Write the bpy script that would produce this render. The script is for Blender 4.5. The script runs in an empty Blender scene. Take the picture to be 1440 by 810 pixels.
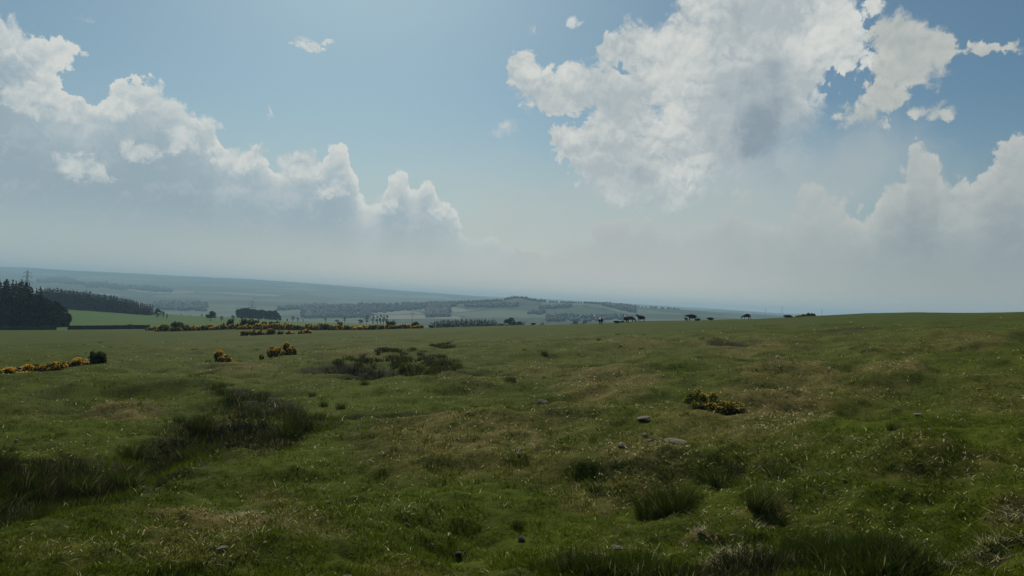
import bpy, bmesh, math, random
import numpy as np
from mathutils import Vector, Matrix
random.seed(7)
rng = np.random.default_rng(11)
scene = bpy.context.scene
COL = scene.collection
R = math.radians

# ---------------------------------------------------------------- camera
FOC = 1130.0          # focal length in pixels of a 1440 wide frame
HY = 425.0            # row of the eye-level line
PITCH = math.atan((HY - 405.0) / FOC)
EYE = 3.0             # camera height above the ground under it

ROLL = R(3.0)         # the camera is held a little off level
CAM_ROT = Matrix.Rotation(R(90) + PITCH, 3, 'X') @ Matrix.Rotation(ROLL, 3, 'Z')

def pix_dir(px, py):
    """unit direction seen at a frame position (1440 x 810)"""
    d = Vector(((px - 720.0), -(py - 405.0), -FOC))
    return (CAM_ROT @ d).normalized()

def az_el(px, py):
    d = pix_dir(px, py)
    return math.atan2(d.x, d.y), math.atan2(d.z, math.hypot(d.x, d.y))

def az_of(px):
    return az_el(px, 450.0)[0]

cam_data = bpy.data.cameras.new('camera')
cam_data.sensor_width = 36.0
cam_data.lens = 36.0 * FOC / 1440.0
cam_data.clip_start = 0.1
cam_data.clip_end = 60000.0
cam = bpy.data.objects.new('camera', cam_data)
COL.objects.link(cam)
cam.location = (0, 0, EYE)
cam.rotation_euler = CAM_ROT.to_euler()
scene.camera = cam

scene.render.engine = 'CYCLES'
scene.cycles.use_adaptive_sampling = True
scene.cycles.adaptive_threshold = 0.006
scene.cycles.use_denoising = True
scene.cycles.denoiser = "OPENIMAGEDENOISE"
scene.cycles.denoising_prefilter = "NONE"
scene.cycles.denoising_input_passes = "RGB_ALBEDO_NORMAL"
scene.cycles.max_bounces = 5
scene.cycles.diffuse_bounces = 2
scene.cycles.glossy_bounces = 2
scene.cycles.transmission_bounces = 3
scene.cycles.transparent_max_bounces = 8
scene.cycles.volume_bounces = 0
scene.view_settings.view_transform = 'Standard'
scene.view_settings.look = 'None'
scene.view_settings.gamma = 1.0
scene.view_settings.use_curve_mapping = False
scene.view_settings.exposure = 0.26

SUN_EL, SUN_AZ = R(37), R(-12)       # azimuth measured from +Y towards +X
# ---------------------------------------------------------------- node helper
class NT:
    def __init__(self, tree):
        self.t = tree
        self.n = tree.nodes
        self.l = tree.links
    def new(self, kind, **kw):
        nd = self.n.new(kind)
        for k, v in kw.items():
            setattr(nd, k, v)
        return nd
    def put(self, sock, v):
        if hasattr(v, 'node'):
            self.l.new(v, sock)
        elif v is not None:
            sock.default_value = v
    def m(self, op, a, b=None, c=None, clamp=False):
        nd = self.new('ShaderNodeMath', operation=op, use_clamp=clamp)
        for i, v in enumerate((a, b, c)):
            if v is not None:
                self.put(nd.inputs[i], v)
        return nd.outputs[0]
    def v(self, op, a, b=None, scale=None):
        nd = self.new('ShaderNodeVectorMath', operation=op)
        self.put(nd.inputs[0], a)
        if b is not None:
            self.put(nd.inputs[1], b)
        if scale is not None:
            self.put(nd.inputs['Scale'], scale)
        return nd.outputs['Value'] if op in ('LENGTH', 'DOT_PRODUCT', 'DISTANCE') else nd.outputs['Vector']
    def comb(self, x, y, z=0.0):
        nd = self.new('ShaderNodeCombineXYZ')
        for i, v in enumerate((x, y, z)):
            self.put(nd.inputs[i], v)
        return nd.outputs[0]
    def sep(self, vec):
        nd = self.new('ShaderNodeSeparateXYZ')
        self.put(nd.inputs[0], vec)
        return nd.outputs
    def noise(self, vec, scale, detail=4, rough=0.55, dim='3D', lac=2.0, dist=0.0, out=0):
        nd = self.new('ShaderNodeTexNoise', noise_dimensions=dim)
        self.put(nd.inputs['Vector'], vec)
        self.put(nd.inputs['Scale'], scale)
        nd.inputs['Detail'].default_value = detail
        nd.inputs['Roughness'].default_value = rough
        nd.inputs['Lacunarity'].default_value = lac
        nd.inputs['Distortion'].default_value = dist
        return nd.outputs[out]
    def voro(self, vec, scale, detail=0, rough=0.5, dim='2D', feature='F1', smooth=None, out='Distance', lac=2.0, rand=1.0):
        nd = self.new('ShaderNodeTexVoronoi', voronoi_dimensions=dim, feature=feature)
        self.put(nd.inputs['Vector'], vec)
        self.put(nd.inputs['Scale'], scale)
        if 'Detail' in nd.inputs:
            nd.inputs['Detail'].default_value = detail
            nd.inputs['Roughness'].default_value = rough
            nd.inputs['Lacunarity'].default_value = lac
        if smooth is not None:
            nd.inputs['Smoothness'].default_value = smooth
        nd.inputs['Randomness'].default_value = rand
        return nd.outputs[out]
    def step(self, x, a, b, o0=0.0, o1=1.0, kind='SMOOTHSTEP'):
        nd = self.new('ShaderNodeMapRange', interpolation_type=kind, clamp=True)
        for i, v in enumerate((x, a, b, o0, o1)):
            self.put(nd.inputs[i], v)
        return nd.outputs[0]
    def mix(self, f, a, b, blend='MIX'):
        nd = self.new('ShaderNodeMix', data_type='RGBA', blend_type=blend)
        self.put(nd.inputs[0], f)
        for s, v in ((nd.inputs[6], a), (nd.inputs[7], b)):
            if isinstance(v, (tuple, list)) and len(v) == 3:
                v = (*v, 1.0)
            self.put(s, v)
        return nd.outputs[2]
    def curve(self, x, pts):
        """piecewise curve of x through pts (x, y), both any range"""
        xs = [p[0] for p in pts]; ys = [p[1] for p in pts]
        x0, x1, y0, y1 = min(xs), max(xs), min(ys), max(ys)
        nd = self.new('ShaderNodeFloatCurve')
        cv = nd.mapping.curves[0]
        norm = sorted(((a - x0) / (x1 - x0), (b - y0) / (y1 - y0)) for a, b in pts)
        cv.points[0].location = norm[0]
        cv.points[1].location = norm[-1]
        for p in norm[1:-1]:
            cv.points.new(*p)
        for p in cv.points:
            p.handle_type = 'AUTO'
        nd.mapping.update()
        self.put(nd.inputs['Value'], self.step(x, x0, x1, kind='LINEAR'))
        return self.m('MULTIPLY_ADD', nd.outputs[0], y1 - y0, y0)

# ---------------------------------------------------------------- sky and clouds
def build_world():
    w = bpy.data.worlds.new('World')
    scene.world = w
    w.use_nodes = True
    nt = NT(w.node_tree)
    w.node_tree.nodes.clear()
    out = nt.new('ShaderNodeOutputWorld')
    bg = nt.new('ShaderNodeBackground')
    bg.inputs['Strength'].default_value = SKY_STRENGTH
    nt.l.new(bg.outputs[0], out.inputs['Surface'])
    sky = nt.new('ShaderNodeTexSky', sky_type='NISHITA')
    sky.sun_disc = False
    sky.sun_elevation = SUN_EL
    sky.sun_rotation = SUN_AZ
    sky.altitude = 200.0
    sky.air_density = 1.0
    sky.dust_density = SKY_DUST
    sky.ozone_density = 1.0
    gen = nt.new('ShaderNodeTexCoord').outputs['Generated']
    x, y, z = nt.sep(nt.v('NORMALIZE', gen))
    # azimuth and elevation in degrees
    az = nt.m('MULTIPLY', nt.m('ARCTAN2', x, y), 57.29578)
    el = nt.m('MULTIPLY', nt.m('ARCSINE', z), 57.29578)
    P = nt.comb(az, el, 0.0)

    def deg(px, py):
        a, e = az_el(px, py)
        return math.degrees(a), math.degrees(e)
    K = math.degrees(1 / FOC)

    def blobs(q, lst, k=0.5):
        """soft union of ellipses: signed depth in degrees, positive inside"""
        acc = None
        for (px, py, rx, ry) in lst:
            a, e = deg(px, py)
            rx *= K; ry *= K
            d = nt.v('LENGTH', nt.v('MULTIPLY', nt.v('SUBTRACT', q, (a, e, 0)), (1 / rx, 1 / ry, 0)))
            f = nt.m('MULTIPLY_ADD', d, -min(rx, ry) ** 0.75 * max(rx, ry) ** 0.25, min(rx, ry) ** 0.75 * max(rx, ry) ** 0.25)
            acc = f if acc is None else nt.m('SMOOTH_MAX', acc, f, k)
        return acc

    # turbulence shared by the layers
    n1 = nt.noise(P, 0.30, 3, 0.5, '2D', out=1)
    warp = nt.v('MULTIPLY', nt.v('SUBTRACT', n1, (0.5, 0.5, 0.5)), (1.6, 1.6, 0))
    n2 = nt.noise(P, 1.4, 3, 0.6, '2D', out=1)
    warp2 = nt.v('MULTIPLY', nt.v('SUBTRACT', n2, (0.5, 0.5, 0.5)), (0.5, 0.5, 0))
    Pw = nt.v('ADD', nt.v('ADD', P, warp), warp2)
    Ps = nt.v('ADD', P, warp2)

    def billow(q):
        big = nt.voro(q, 0.42, 5, 0.56, '2D', lac=2.1)
        return nt.m('SUBTRACT', 0.62, big)
    b0 = billow(Pw)
    sx, sy = -0.10, 0.42      # a little way up towards the sun
    b1 = billow(nt.v('ADD', Pw, (sx, sy, 0)))
    fine = nt.noise(Pw, 2.2, 5, 0.62, '2D')
    finec = nt.m('SUBTRACT', fine, 0.5)
    lit = nt.m('SUBTRACT', b0, b1)         # bumps that face the sun

    col = sky.outputs[0]
    col = nt.mix(1.0, col, SKY_TINT, 'MULTIPLY')
    S = 1.0 / SKY_STRENGTH                 # cloud colours below are given as radiance

    def c3(r, g, b):
        return (r * S * CLOUD_GAIN, g * S * CLOUD_GAIN, b * S * CLOUD_GAIN, 1.0)

    # thin veil of haze and high cloud towards the horizon
    veil = nt.step(el, 15.0, -1.0)
    veil = nt.m('MULTIPLY', veil, nt.m('MULTIPLY_ADD', nt.noise(nt.v('MULTIPLY', P, (0.6, 1.6, 0)), 0.12, 4, 0.6, '2D'), 0.9, 0.4), clamp=True)
    warm = nt.step(az, -30, 6)
    cool = nt.step(az, 10, 36)
    vcol = nt.mix(warm, c3(*VEIL_L), c3(*VEIL_M))
    vcol = nt.mix(cool, vcol, c3(*VEIL_R))
    col = nt.mix(veil, col, vcol)

    ragged = nt.step(nt.noise(P, 0.22, 2, 0.5, '2D'), 0.38, 0.66, 0.55, 2.4)

    def layer(col, F, amp, ampf, edge, dens, bright, mid, dark, core, rim=1.0, op=1.0, lowsoft=None, ext=None):
        """one bank of cumulus laid over col. F: signed depth in degrees"""
        D = nt.m('MULTIPLY_ADD', b0, amp, F)
        D = nt.m('MULTIPLY_ADD', finec, ampf, D)
        a = nt.step(D, 0.0, nt.m('MULTIPLY', ragged, edge))
        if lowsoft is not None:
            a = nt.m('MULTIPLY', a, lowsoft)
        if op != 1.0:
            a = nt.m('MULTIPLY', a, op)
        # sunlight comes through the thin rims, the thick middle stays grey
        thin = nt.m('POWER', 2.718, nt.m('MULTIPLY', nt.m('MAXIMUM', D, 0.0), -1.0 / dens))
        t = nt.m('MULTIPLY', thin, rim)
        inner = nt.m('MULTIPLY_ADD', nt.m('POWER', 2.718, nt.m('MULTIPLY', nt.m('MAXIMUM', D, 0.0), -0.7)), 0.75, 0.25)
        det = nt.m('MULTIPLY_ADD', finec, 0.5, nt.m('MULTIPLY', lit, 1.2))
        t = nt.m('MULTIPLY_ADD', det, inner, t, clamp=True)
        cc = nt.mix(nt.step(D, 0.6, core), mid, dark)
        if ext is not None:
            t = nt.m('MULTIPLY', t, ext)
        cc = nt.mix(nt.m('MULTIPLY', t, 1.0, clamp=True), cc, bright)
        return nt.mix(a, col, cc)

    fade_low = nt.step(el, 1.2, 7.0)              # banks dissolve into the haze

    # ---- far bank along the horizon on the right (pale, soft)
    top = nt.curve(az, [deg(*p) for p in [(560, 345), (640, 345), (700, 338), (760, 330), (800, 318), (840, 300), (880, 290), (930, 292), (985, 296), (1015, 268),
                                      (1045, 258), (1075, 280), (1110, 262), (1145, 245), (1180, 262), (1215, 272), (1245, 236), (1275, 220), (1290, 185), (1312, 190),
                                      (1330, 235), (1352, 244), (1380, 222), (1405, 195), (1430, 178), (1450, 182), (1500, 150), (1600, 160)]])
    F = nt.m('MULTIPLY', nt.m('SUBTRACT', top, el), 0.6)
    F = nt.m('MINIMUM', F, nt.m('SUBTRACT', az, deg(600, 300)[0]))
    col = layer(col, F, 1.1, 0.5, 0.6, 1.1, c3(*CB_R), c3(*CM_R), c3(*CD_R), 4.0, rim=1.0, op=0.92, lowsoft=nt.step(el, -0.5, 4.5), ext=fade_low)

    # ---- thin milky cloud between the banks
    mist = blobs(P, [(900, 318, 330, 110), (1000, 260, 150, 90), (560, 330, 200, 70), (1190, 235, 150, 70)], 2.0)
    mist = nt.step(nt.m('MULTIPLY_ADD', nt.m('SUBTRACT', nt.noise(Pw, 0.2, 4, 0.6, '2D'), 0.5), 6.0, mist), -1.0, 4.5)
    col = nt.mix(nt.m('MULTIPLY', mist, 0.5), col, c3(*MIST))

    # ---- great cumulus, upper right
    right = [(735, 100, 26, 30), (765, 132, 42, 30), (805, 112, 48, 34), (858, 82, 26, 28), (845, 128, 55, 40), (905, 72, 50, 42), (945, 108, 66, 70),
             (1000, 40, 66, 60), (985, 4, 34, 22), (1078, 28, 100, 60), (1165, 16, 52, 34), (1215, 6, 30, 14), (1000, 150, 90, 85), (880, 150, 70, 42), (930, 270, 90, 34), (960, 210, 66, 60),
             (800, 196, 34, 26), (838, 192, 40, 30), (860, 232, 62, 50), (1062, 150, 96, 96), (1050, 215, 90, 52), (1105, 88, 60, 56), (1192, 66, 40, 32), (1105, 225, 45, 25)]
    F = nt.m('ADD', blobs(Ps, right, 0.7), 0.42)
    core = blobs(Ps, [(1062, 185, 80, 95), (1090, 110, 50, 60), (850, 148, 42, 22), (905, 255, 50, 30), (1040, 30, 34, 34)], 1.0)
    glow = blobs(Ps, [(950, 120, 50, 90), (920, 70, 40, 40), (960, 240, 50, 50), (1180, 40, 60, 60), (1130, 70, 40, 40), (1045, 78, 34, 16), (795, 100, 60, 22), (745, 100, 26, 26),
                      (815, 190, 44, 20), (868, 80, 18, 22), (985, 20, 44, 30), (880, 285, 50, 22)], 0.8)
    D = nt.m('MULTIPLY_ADD', b0, 1.25, F)
    D = nt.m('MULTIPLY_ADD', finec, 0.75, D)
    wide = nt.m('MULTIPLY', nt.step(az, 10.0, 19.0), nt.step(el, 15.5, 11.0))
    a = nt.step(D, 0.0, nt.m('MULTIPLY_ADD', wide, 3.2, nt.m('MULTIPLY', ragged, 0.5)))
    low = nt.step(el, deg(720, 330)[1], deg(720, 225)[1])
    a = nt.m('MULTIPLY', a, nt.m('MULTIPLY_ADD', low, 0.8, 0.2))
    thin = nt.m('POWER', 2.718, nt.m('MULTIPLY', nt.m('MAXIMUM', D, 0.0), -0.8))
    soft = nt.m('SUBTRACT', nt.noise(Pw, 0.36, 4, 0.6, '2D'), 0.5)
    gl = nt.step(nt.m('MULTIPLY_ADD', soft, 3.0, nt.m('MULTIPLY_ADD', b0, 1.6, glow)), -0.9, 1.5)
    t = nt.m('ADD', nt.m('MULTIPLY', thin, 0.45), nt.m('MULTIPLY', gl, 0.62))
    inner = nt.m('MULTIPLY_ADD', nt.m('POWER', 2.718, nt.m('MULTIPLY', nt.m('MAXIMUM', D, 0.0), -0.6)), 0.6, 0.4)
    det = nt.m('MULTIPLY_ADD', finec, 0.45, nt.m('MULTIPLY', lit, 1.1))
    t = nt.m('MULTIPLY_ADD', det, inner, t, clamp=True)
    cm = nt.step(nt.m('MULTIPLY_ADD', soft, 4.2, nt.m('MULTIPLY_ADD', b0, 2.6, core)), -0.7, 3.4)
    cc = nt.mix(cm, c3(*CM), c3(*CD))
    t = nt.m('MULTIPLY', t, nt.m('MULTIPLY_ADD', cm, -0.8, 1.0))
    cc = nt.mix(t, cc, c3(*CB))
    col = nt.mix(a, col, cc)

    # ---- ragged cloud right of it, and the small free puffs
    rag = [(1262, 52, 42, 32), (1315, 62, 36, 24), (1278, 95, 42, 34), (1250, 135, 36, 24), (1206, 166, 38, 20), (1345, 70, 22, 9), (1322, 100, 13, 18),
           (1326, 160, 22, 13), (1285, 158, 26, 8), (1405, 68, 40, 7), (1185, 180, 16, 10)]
    F = nt.m('ADD', blobs(Ps, rag, 0.25), 0.22)
    col = layer(col, F, 0.85, 0.75, 0.55, 1.6, c3(*CB_R), c3(*CM_R), c3(*CM_R), 3.0, rim=0.85)
    small = [(424, 58, 18, 11), (440, 66, 22, 9), (458, 60, 12, 6), (380, 158, 6, 13), (803, 32, 8, 7), (815, 31, 7, 5), (750, 43, 6, 10),
             (712, 178, 18, 13), (700, 186, 10, 9), (722, 184, 14, 7), (120, 28, 14, 5)]
    F = nt.m('ADD', blobs(Ps, small, 0.1), 0.12)
    col = layer(col, F, 0.45, 0.75, 0.45, 1.2, c3(*CB), c3(*CM), c3(*CM), 3.0, op=0.9)

    # ---- cumulus bank on the left, sinking to the right
    top = nt.curve(az, [deg(*p) for p in [(-200, -60), (-60, -30), (0, -6), (22, 4), (38, 26), (70, 30), (102, 46), (124, 66), (136, 100), (142, 126), (152, 116), (166, 97), (186, 91), (214, 106),
                                      (250, 120), (278, 142), (300, 152), (309, 190), (335, 206), (360, 197), (385, 216), (420, 210), (452, 210), (468, 196), (486, 206), (497, 232), (508, 262),
                                      (522, 286), (540, 262), (550, 238), (570, 240), (582, 264), (600, 246), (616, 270), (640, 290), (656, 318), (682, 326), (706, 330), (735, 365), (800, 420)]])
    F = nt.m('MULTIPLY', nt.m('SUBTRACT', top, el), 0.75)
    hole = blobs(Ps, [(120, 112, 20, 24)], 0.1)
    F = nt.m('MINIMUM', F, nt.m('MULTIPLY_ADD', hole, -1.0, 0.1))
    col = layer(col, F, 0.85, 0.5, 0.20, 0.8, c3(*CB), c3(*CM_L), c3(*CD_L), 5.0, rim=1.35, op=0.97, lowsoft=nt.step(el, -0.5, 6.5), ext=nt.step(el, 2.0, 6.0))
    # sunlit puffs in front of it
    puff = [(395, 228, 34, 12), (440, 222, 26, 12), (300, 175, 14, 12), (20, 60, 30, 20), (40, 140, 34, 28), (95, 155, 30, 22), (60, 95, 30, 20), (255, 188, 24, 14), (285, 212, 40, 13), (330, 222, 40, 18), (420, 235, 50, 22), (208, 140, 20, 9),
            (232, 148, 16, 8), (250, 205, 18, 10), (98, 226, 24, 16), (118, 238, 28, 16), (142, 250, 24, 12), (170, 150, 30, 20), (360, 215, 30, 14), (200, 215, 30, 16), (470, 268, 30, 14), (545, 285, 20, 18), (612, 296, 26, 16)]
    F = nt.m('ADD', blobs(Ps, puff, 0.4), 0.15)
    D = nt.m('MULTIPLY_ADD', b0, 0.8, F)
    D = nt.m('MULTIPLY_ADD', finec, 0.8, D)
    a = nt.step(D, 0.0, 0.55)
    t = nt.m('MULTIPLY_ADD', lit, 0.9, 0.62)
    t = nt.m('MULTIPLY_ADD', finec, 0.6, t, clamp=True)
    cc = nt.mix(t, c3(*CM_L), c3(*CB))
    col = nt.mix(nt.m('MULTIPLY', a, 0.8), col, cc)
    # the lowest air, in front of the cloud bases
    low = nt.m('MULTIPLY', nt.step(el, 5.5, -0.5), 0.8)
    lc = nt.mix(nt.step(az, -30, -4), c3(*LOW_L), c3(*LOW_M))
    lc = nt.mix(nt.step(az, 8, 32), lc, c3(*LOW_R))
    col = nt.mix(low, col, lc)
    nt.l.new(col, bg.inputs['Color'])

SKY_STRENGTH = 0.08
SKY_DUST = 1.0
SKY_TINT = (0.375, 0.51, 0.54, 1.0)
VEIL_L, VEIL_M, VEIL_R = (0.42, 0.47, 0.46), (0.52, 0.53, 0.48), (0.30, 0.34, 0.33)
CLOUD_GAIN = 0.93
MIST = (0.43, 0.46, 0.445)
LOW_L, LOW_M, LOW_R = (0.43, 0.46, 0.43), (0.62, 0.59, 0.50), (0.37, 0.375, 0.33)
CB, CM, CD = (0.60, 0.615, 0.585), (0.38, 0.43, 0.45), (0.23, 0.29, 0.34)
CM_L, CD_L = (0.34, 0.42, 0.46), (0.27, 0.35, 0.40)
CB_R, CM_R, CD_R = (0.49, 0.50, 0.47), (0.34, 0.38, 0.38), (0.27, 0.31, 0.33)
build_world()

sun_data = bpy.data.lights.new('sun', 'SUN')
sun_data.energy = 3.7
sun_data.angle = R(0.53)
sun_data.color = (1.0, 0.93, 0.82)
sun = bpy.data.objects.new('sun', sun_data)
COL.objects.link(sun)
sd = Vector((math.sin(SUN_AZ) * math.cos(SUN_EL), math.cos(SUN_AZ) * math.cos(SUN_EL), math.sin(SUN_EL)))
sun.rotation_euler = sd.to_track_quat('Z', 'Y').to_euler()
sun.location = (0, 0, 60)
# ---------------------------------------------------------------- numpy noise
def _hash(ix, iy, seed):
    n = (ix.astype(np.int64) * 374761393 + iy.astype(np.int64) * 668265263 + seed * 1442695041) & 0x7fffffff
    n = ((n ^ (n >> 13)) * 1274126177) & 0x7fffffff
    n = (n ^ (n >> 16)) & 0xffff
    return n / 65535.0

def vnoise(x, y, seed=0):
    ix = np.floor(x); iy = np.floor(y)
    fx = x - ix; fy = y - iy
    fx = fx * fx * (3 - 2 * fx); fy = fy * fy * (3 - 2 * fy)
    a = _hash(ix, iy, seed); b = _hash(ix + 1, iy, seed)
    c = _hash(ix, iy + 1, seed); d = _hash(ix + 1, iy + 1, seed)
    return (a * (1 - fx) + b * fx) * (1 - fy) + (c * (1 - fx) + d * fx) * fy - 0.5

def fbm(x, y, octv=4, seed=0, gain=0.5):
    s = 0; amp = 1.0
    for o in range(octv):
        s = s + amp * vnoise(x * 2 ** o + 17.3 * o, y * 2 ** o - 9.1 * o, seed + o)
        amp *= gain
    return s

# ---------------------------------------------------------------- lie of the land
ND = (5, 9, 14, 20, 40, 80, 130)
NEAR = {
    -500: (3.2, 3.4, 3.6, 3.8, 4.4, 5.4, 6.6), 0: (3.1, 3.35, 3.55, 3.7, 4.2, 5.2, 6.3), 100: (3.1, 3.3, 3.5, 3.65, 4.1, 5.0, 6.1),
    215: (3.05, 3.3, 3.45, 3.6, 4.05, 4.9, 5.8), 400: (3, 3.2, 3.35, 3.5, 3.85, 4.6, 5.4), 600: (3, 3.15, 3.25, 3.35, 3.65, 4.2, 4.9),
    840: (3, 3.1, 3.15, 3.2, 3.4, 3.7, 4.2), 1100: (3, 3.0, 3.05, 3.05, 3.05, 3.05, 3.2), 1200: (3, 2.95, 2.95, 2.95, 2.9, 2.75, 2.6),
    1440: (2.95, 2.9, 2.85, 2.8, 2.4, 1.95, 1.45), 1900: (2.9, 2.8, 2.7, 2.5, 1.9, 1.2, 0.6)}
FAR = {
    -500: [(190, 442), (235, 440), (300, 435), (400, 430), (560, 408), (640, 402), (900, 424), (1500, 424), (2300, 402), (3200, 384), (4500, 372), (6200, 352), (9000, 366)],
    0: [(190, 467), (235, 464.5), (270, 459.5), (400, 450), (560, 432), (640, 424), (900, 440), (1500, 440), (2300, 418), (3200, 399), (4500, 388), (6200, 373.5), (9000, 386)],
    100: [(190, 466.5), (235, 463.5), (270, 460.5), (350, 455), (560, 433.5), (640, 428), (900, 445), (1500, 442), (2300, 420), (3200, 402), (4500, 392), (6200, 378), (9000, 391)],
    215: [(190, 466), (235, 462.5), (300, 460), (420, 454), (600, 441), (700, 440), (900, 455), (1500, 448), (2200, 430), (3000, 415), (4500, 399), (6300, 384.5), (9000, 398)],
    300: [(180, 465), (200, 463), (300, 459.5), (450, 452), (620, 445.5), (700, 446), (900, 460), (1400, 454), (2100, 434), (3000, 417), (4500, 401), (6300, 388.5), (9000, 402)],
    365: [(180, 465), (200, 463.5), (300, 461), (450, 454), (650, 446.5), (720, 447), (900, 462), (1400, 454), (2100, 435), (3000, 420), (4500, 404), (6300, 392), (9000, 405)],
    420: [(180, 465), (200, 463.5), (320, 460), (500, 456), (650, 454), (720, 455), (900, 465), (1400, 453), (1900, 440), (2300, 432), (3000, 422), (4500, 407), (6400, 395.5), (9000, 409)],
    500: [(180, 464.6), (200, 463.8), (320, 461), (500, 456.5), (680, 452), (760, 454), (900, 466), (1300, 454), (1800, 443), (2200, 430), (2600, 434), (4500, 414), (6500, 402), (9000, 414)],
    600: [(190, 461.6), (205, 461.3), (250, 464), (400, 476), (600, 471), (900, 462), (1300, 453), (1800, 446), (2200, 428), (2600, 433), (4500, 421), (6800, 409.7), (9000, 420)],
    660: [(190, 460), (205, 459.8), (250, 464), (400, 476), (600, 472), (900, 463), (1300, 453), (1800, 445), (2200, 424.5), (2600, 432), (4500, 424), (6800, 413.5), (9000, 424)],
    725: [(190, 458), (205, 457.8), (250, 463), (400, 476), (600, 472), (900, 463), (1300, 453), (1800, 445), (2200, 420.5), (2600, 430), (4500, 427), (6800, 417), (9000, 428)],
    770: [(190, 456.8), (205, 456.6), (250, 462), (400, 475), (600, 472), (900, 463), (1300, 453), (1800, 444), (2200, 422.8), (2600, 431), (4500, 428), (6800, 419.5), (9000, 430)],
    840: [(190, 455), (205, 454.8), (250, 461), (400, 474), (600, 472), (900, 463), (1300, 453), (1800, 443), (2200, 424), (2600, 433), (4500, 431), (6800, 423.5), (9000, 434)],
    900: [(190, 452.6), (205, 452.4), (250, 460), (400, 472), (600, 471), (900, 463), (1300, 454), (1800, 445), (2200, 429.5), (2600, 437), (4500, 434), (6800, 427), (9000, 437)],
    970: [(190, 450.4), (205, 450.2), (260, 458), (400, 470), (600, 470), (900, 463), (1300, 455), (1800, 447), (2300, 434.5), (2800, 441), (4500, 437), (6800, 431.5), (9000, 441)],
    1060: [(190, 447.4), (205, 447.2), (260, 455), (400, 466), (600, 468), (900, 464), (1300, 457), (1800, 450), (2600, 440.5), (3200, 446), (4500, 442), (6800, 437.5), (9000, 446)],
    1110: [(190, 445.8), (205, 445.8), (260, 454), (400, 464), (900, 464), (1800, 454), (2600, 446), (4500, 445), (6800, 440.8), (9000, 449)],
    1160: [(185, 443.6), (205, 443.6), (260, 452), (400, 462), (900, 464), (2600, 450), (4500, 448), (6800, 443.5), (9000, 452)],
    1200: [(165, 441.8), (185, 441.7), (260, 450), (400, 460), (900, 464), (2600, 456), (4500, 451), (6800, 447), (9000, 455)],
    1290: [(140, 439.2), (160, 438.9), (260, 452), (400, 462), (900, 466), (2600, 462), (4500, 457), (6800, 453), (9000, 460)],
    1440: [(112, 437.6), (130, 437.2), (260, 455), (400, 463), (900, 470), (2600, 470), (4500, 466), (6800, 462), (9000, 468)],
    1900: [(112, 440), (130, 440), (260, 466), (400, 480), (900, 494), (2600, 494), (4500, 490), (6800, 486), (9000, 490)]}

def slope(px, py):
    d = pix_dir(px, py)
    return d.z / d.y

LD = np.linspace(math.log(0.5), math.log(16000), 700)
KEYS = sorted(FAR)
_cols = []
_ncols = sorted(NEAR)
for px in KEYS:
    ld, sl = [], []
    first = FAR[px][0][0]
    for j, d in enumerate(ND):
        if d < first * 0.95:
            h = np.interp(px, _ncols, [NEAR[k][j] for k in _ncols])
            h = h - math.tan(ROLL) * (px - 720.0) / FOC * d
            ld.append(math.log(d)); sl.append(-h / d)
    for d, py in FAR[px]:
        ld.append(math.log(d)); sl.append(slope(px, py))
    s = np.interp(LD, ld, sl)
    lo = LD < ld[0]
    s[lo] = sl[0] * np.exp(ld[0]) / np.exp(LD[lo])
    _cols.append(s)
_cols = np.array(_cols)
TX = np.linspace(-500, 1900, 601)
_tab = np.empty((601, 700))
for j in range(700):
    _tab[:, j] = np.interp(TX, KEYS, _cols[:, j])

def _blur(a, n, axis, times=3):
    for _ in range(times):
        p = [(0, 0), (0, 0)]; p[axis] = (n, n)
        b = np.pad(a, p, mode='edge')
        c = np.cumsum(b, axis=axis)
        z = np.zeros_like(np.take(c, [0], axis=axis))
        c = np.concatenate([z, c], axis=axis)
        w = 2 * n + 1
        a = (np.take(c, range(w, c.shape[axis]), axis=axis) - np.take(c, range(0, c.shape[axis] - w), axis=axis)) / w
    return a
_h = _tab * np.exp(LD)[None, :]
_h2 = _blur(_h, 3, 1)
_tab = _blur(_h2, 6, 0) / np.exp(LD)[None, :]
TAZ = np.array([az_of(x) for x in TX])

def base_z(x, y):
    """smooth land height at world x, y (arrays)"""
    az = np.clip(np.arctan2(x, y), TAZ[0], TAZ[-1])
    r = np.hypot(x, y)
    d = np.maximum(r * np.cos(az), 0.5)
    fi = np.interp(az, TAZ, np.arange(601.0))
    fj = np.clip((np.log(d) - LD[0]) / (LD[1] - LD[0]), 0, 698.999)
    i = np.minimum(fi.astype(int), 599); j = fj.astype(int)
    a = fi - i; b = fj - j
    s = (_tab[i, j] * (1 - a) * (1 - b) + _tab[i + 1, j] * a * (1 - b) + _tab[i, j + 1] * (1 - a) * b + _tab[i + 1, j + 1] * a * b)
    # beside and behind the viewer the pasture simply carries on
    wrap = np.clip((np.abs(np.arctan2(x, y)) - 0.75) / 0.6, 0, 1)
    z = EYE + s * d
    flat = EYE - 3.0 - 0.0524 * np.clip(x, -80, 80) - 0.01 * np.clip(r, 0, 600)
    return z * (1 - wrap) + flat * wrap

_HD = np.exp(np.linspace(math.log(4.0), math.log(9000), 4000))
def hit(px, py, dmin=4.0, dmax=9000.0):
    """world point of the land seen at a frame position"""
    d = pix_dir(px, py)
    m = (_HD >= dmin) & (_HD <= dmax)
    D = _HD[m]
    gx = d.x / d.y * D
    g = base_z(gx, D)
    ray = EYE + d.z / d.y * D
    k = np.nonzero(g >= ray)[0]
    i = int(k[0]) if len(k) else int(np.argmin(ray - g))
    return float(gx[i]), float(D[i])

def at_d(px, d, py=455.0):
    v = pix_dir(px, py)
    return v.x / v.y * d, d

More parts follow.
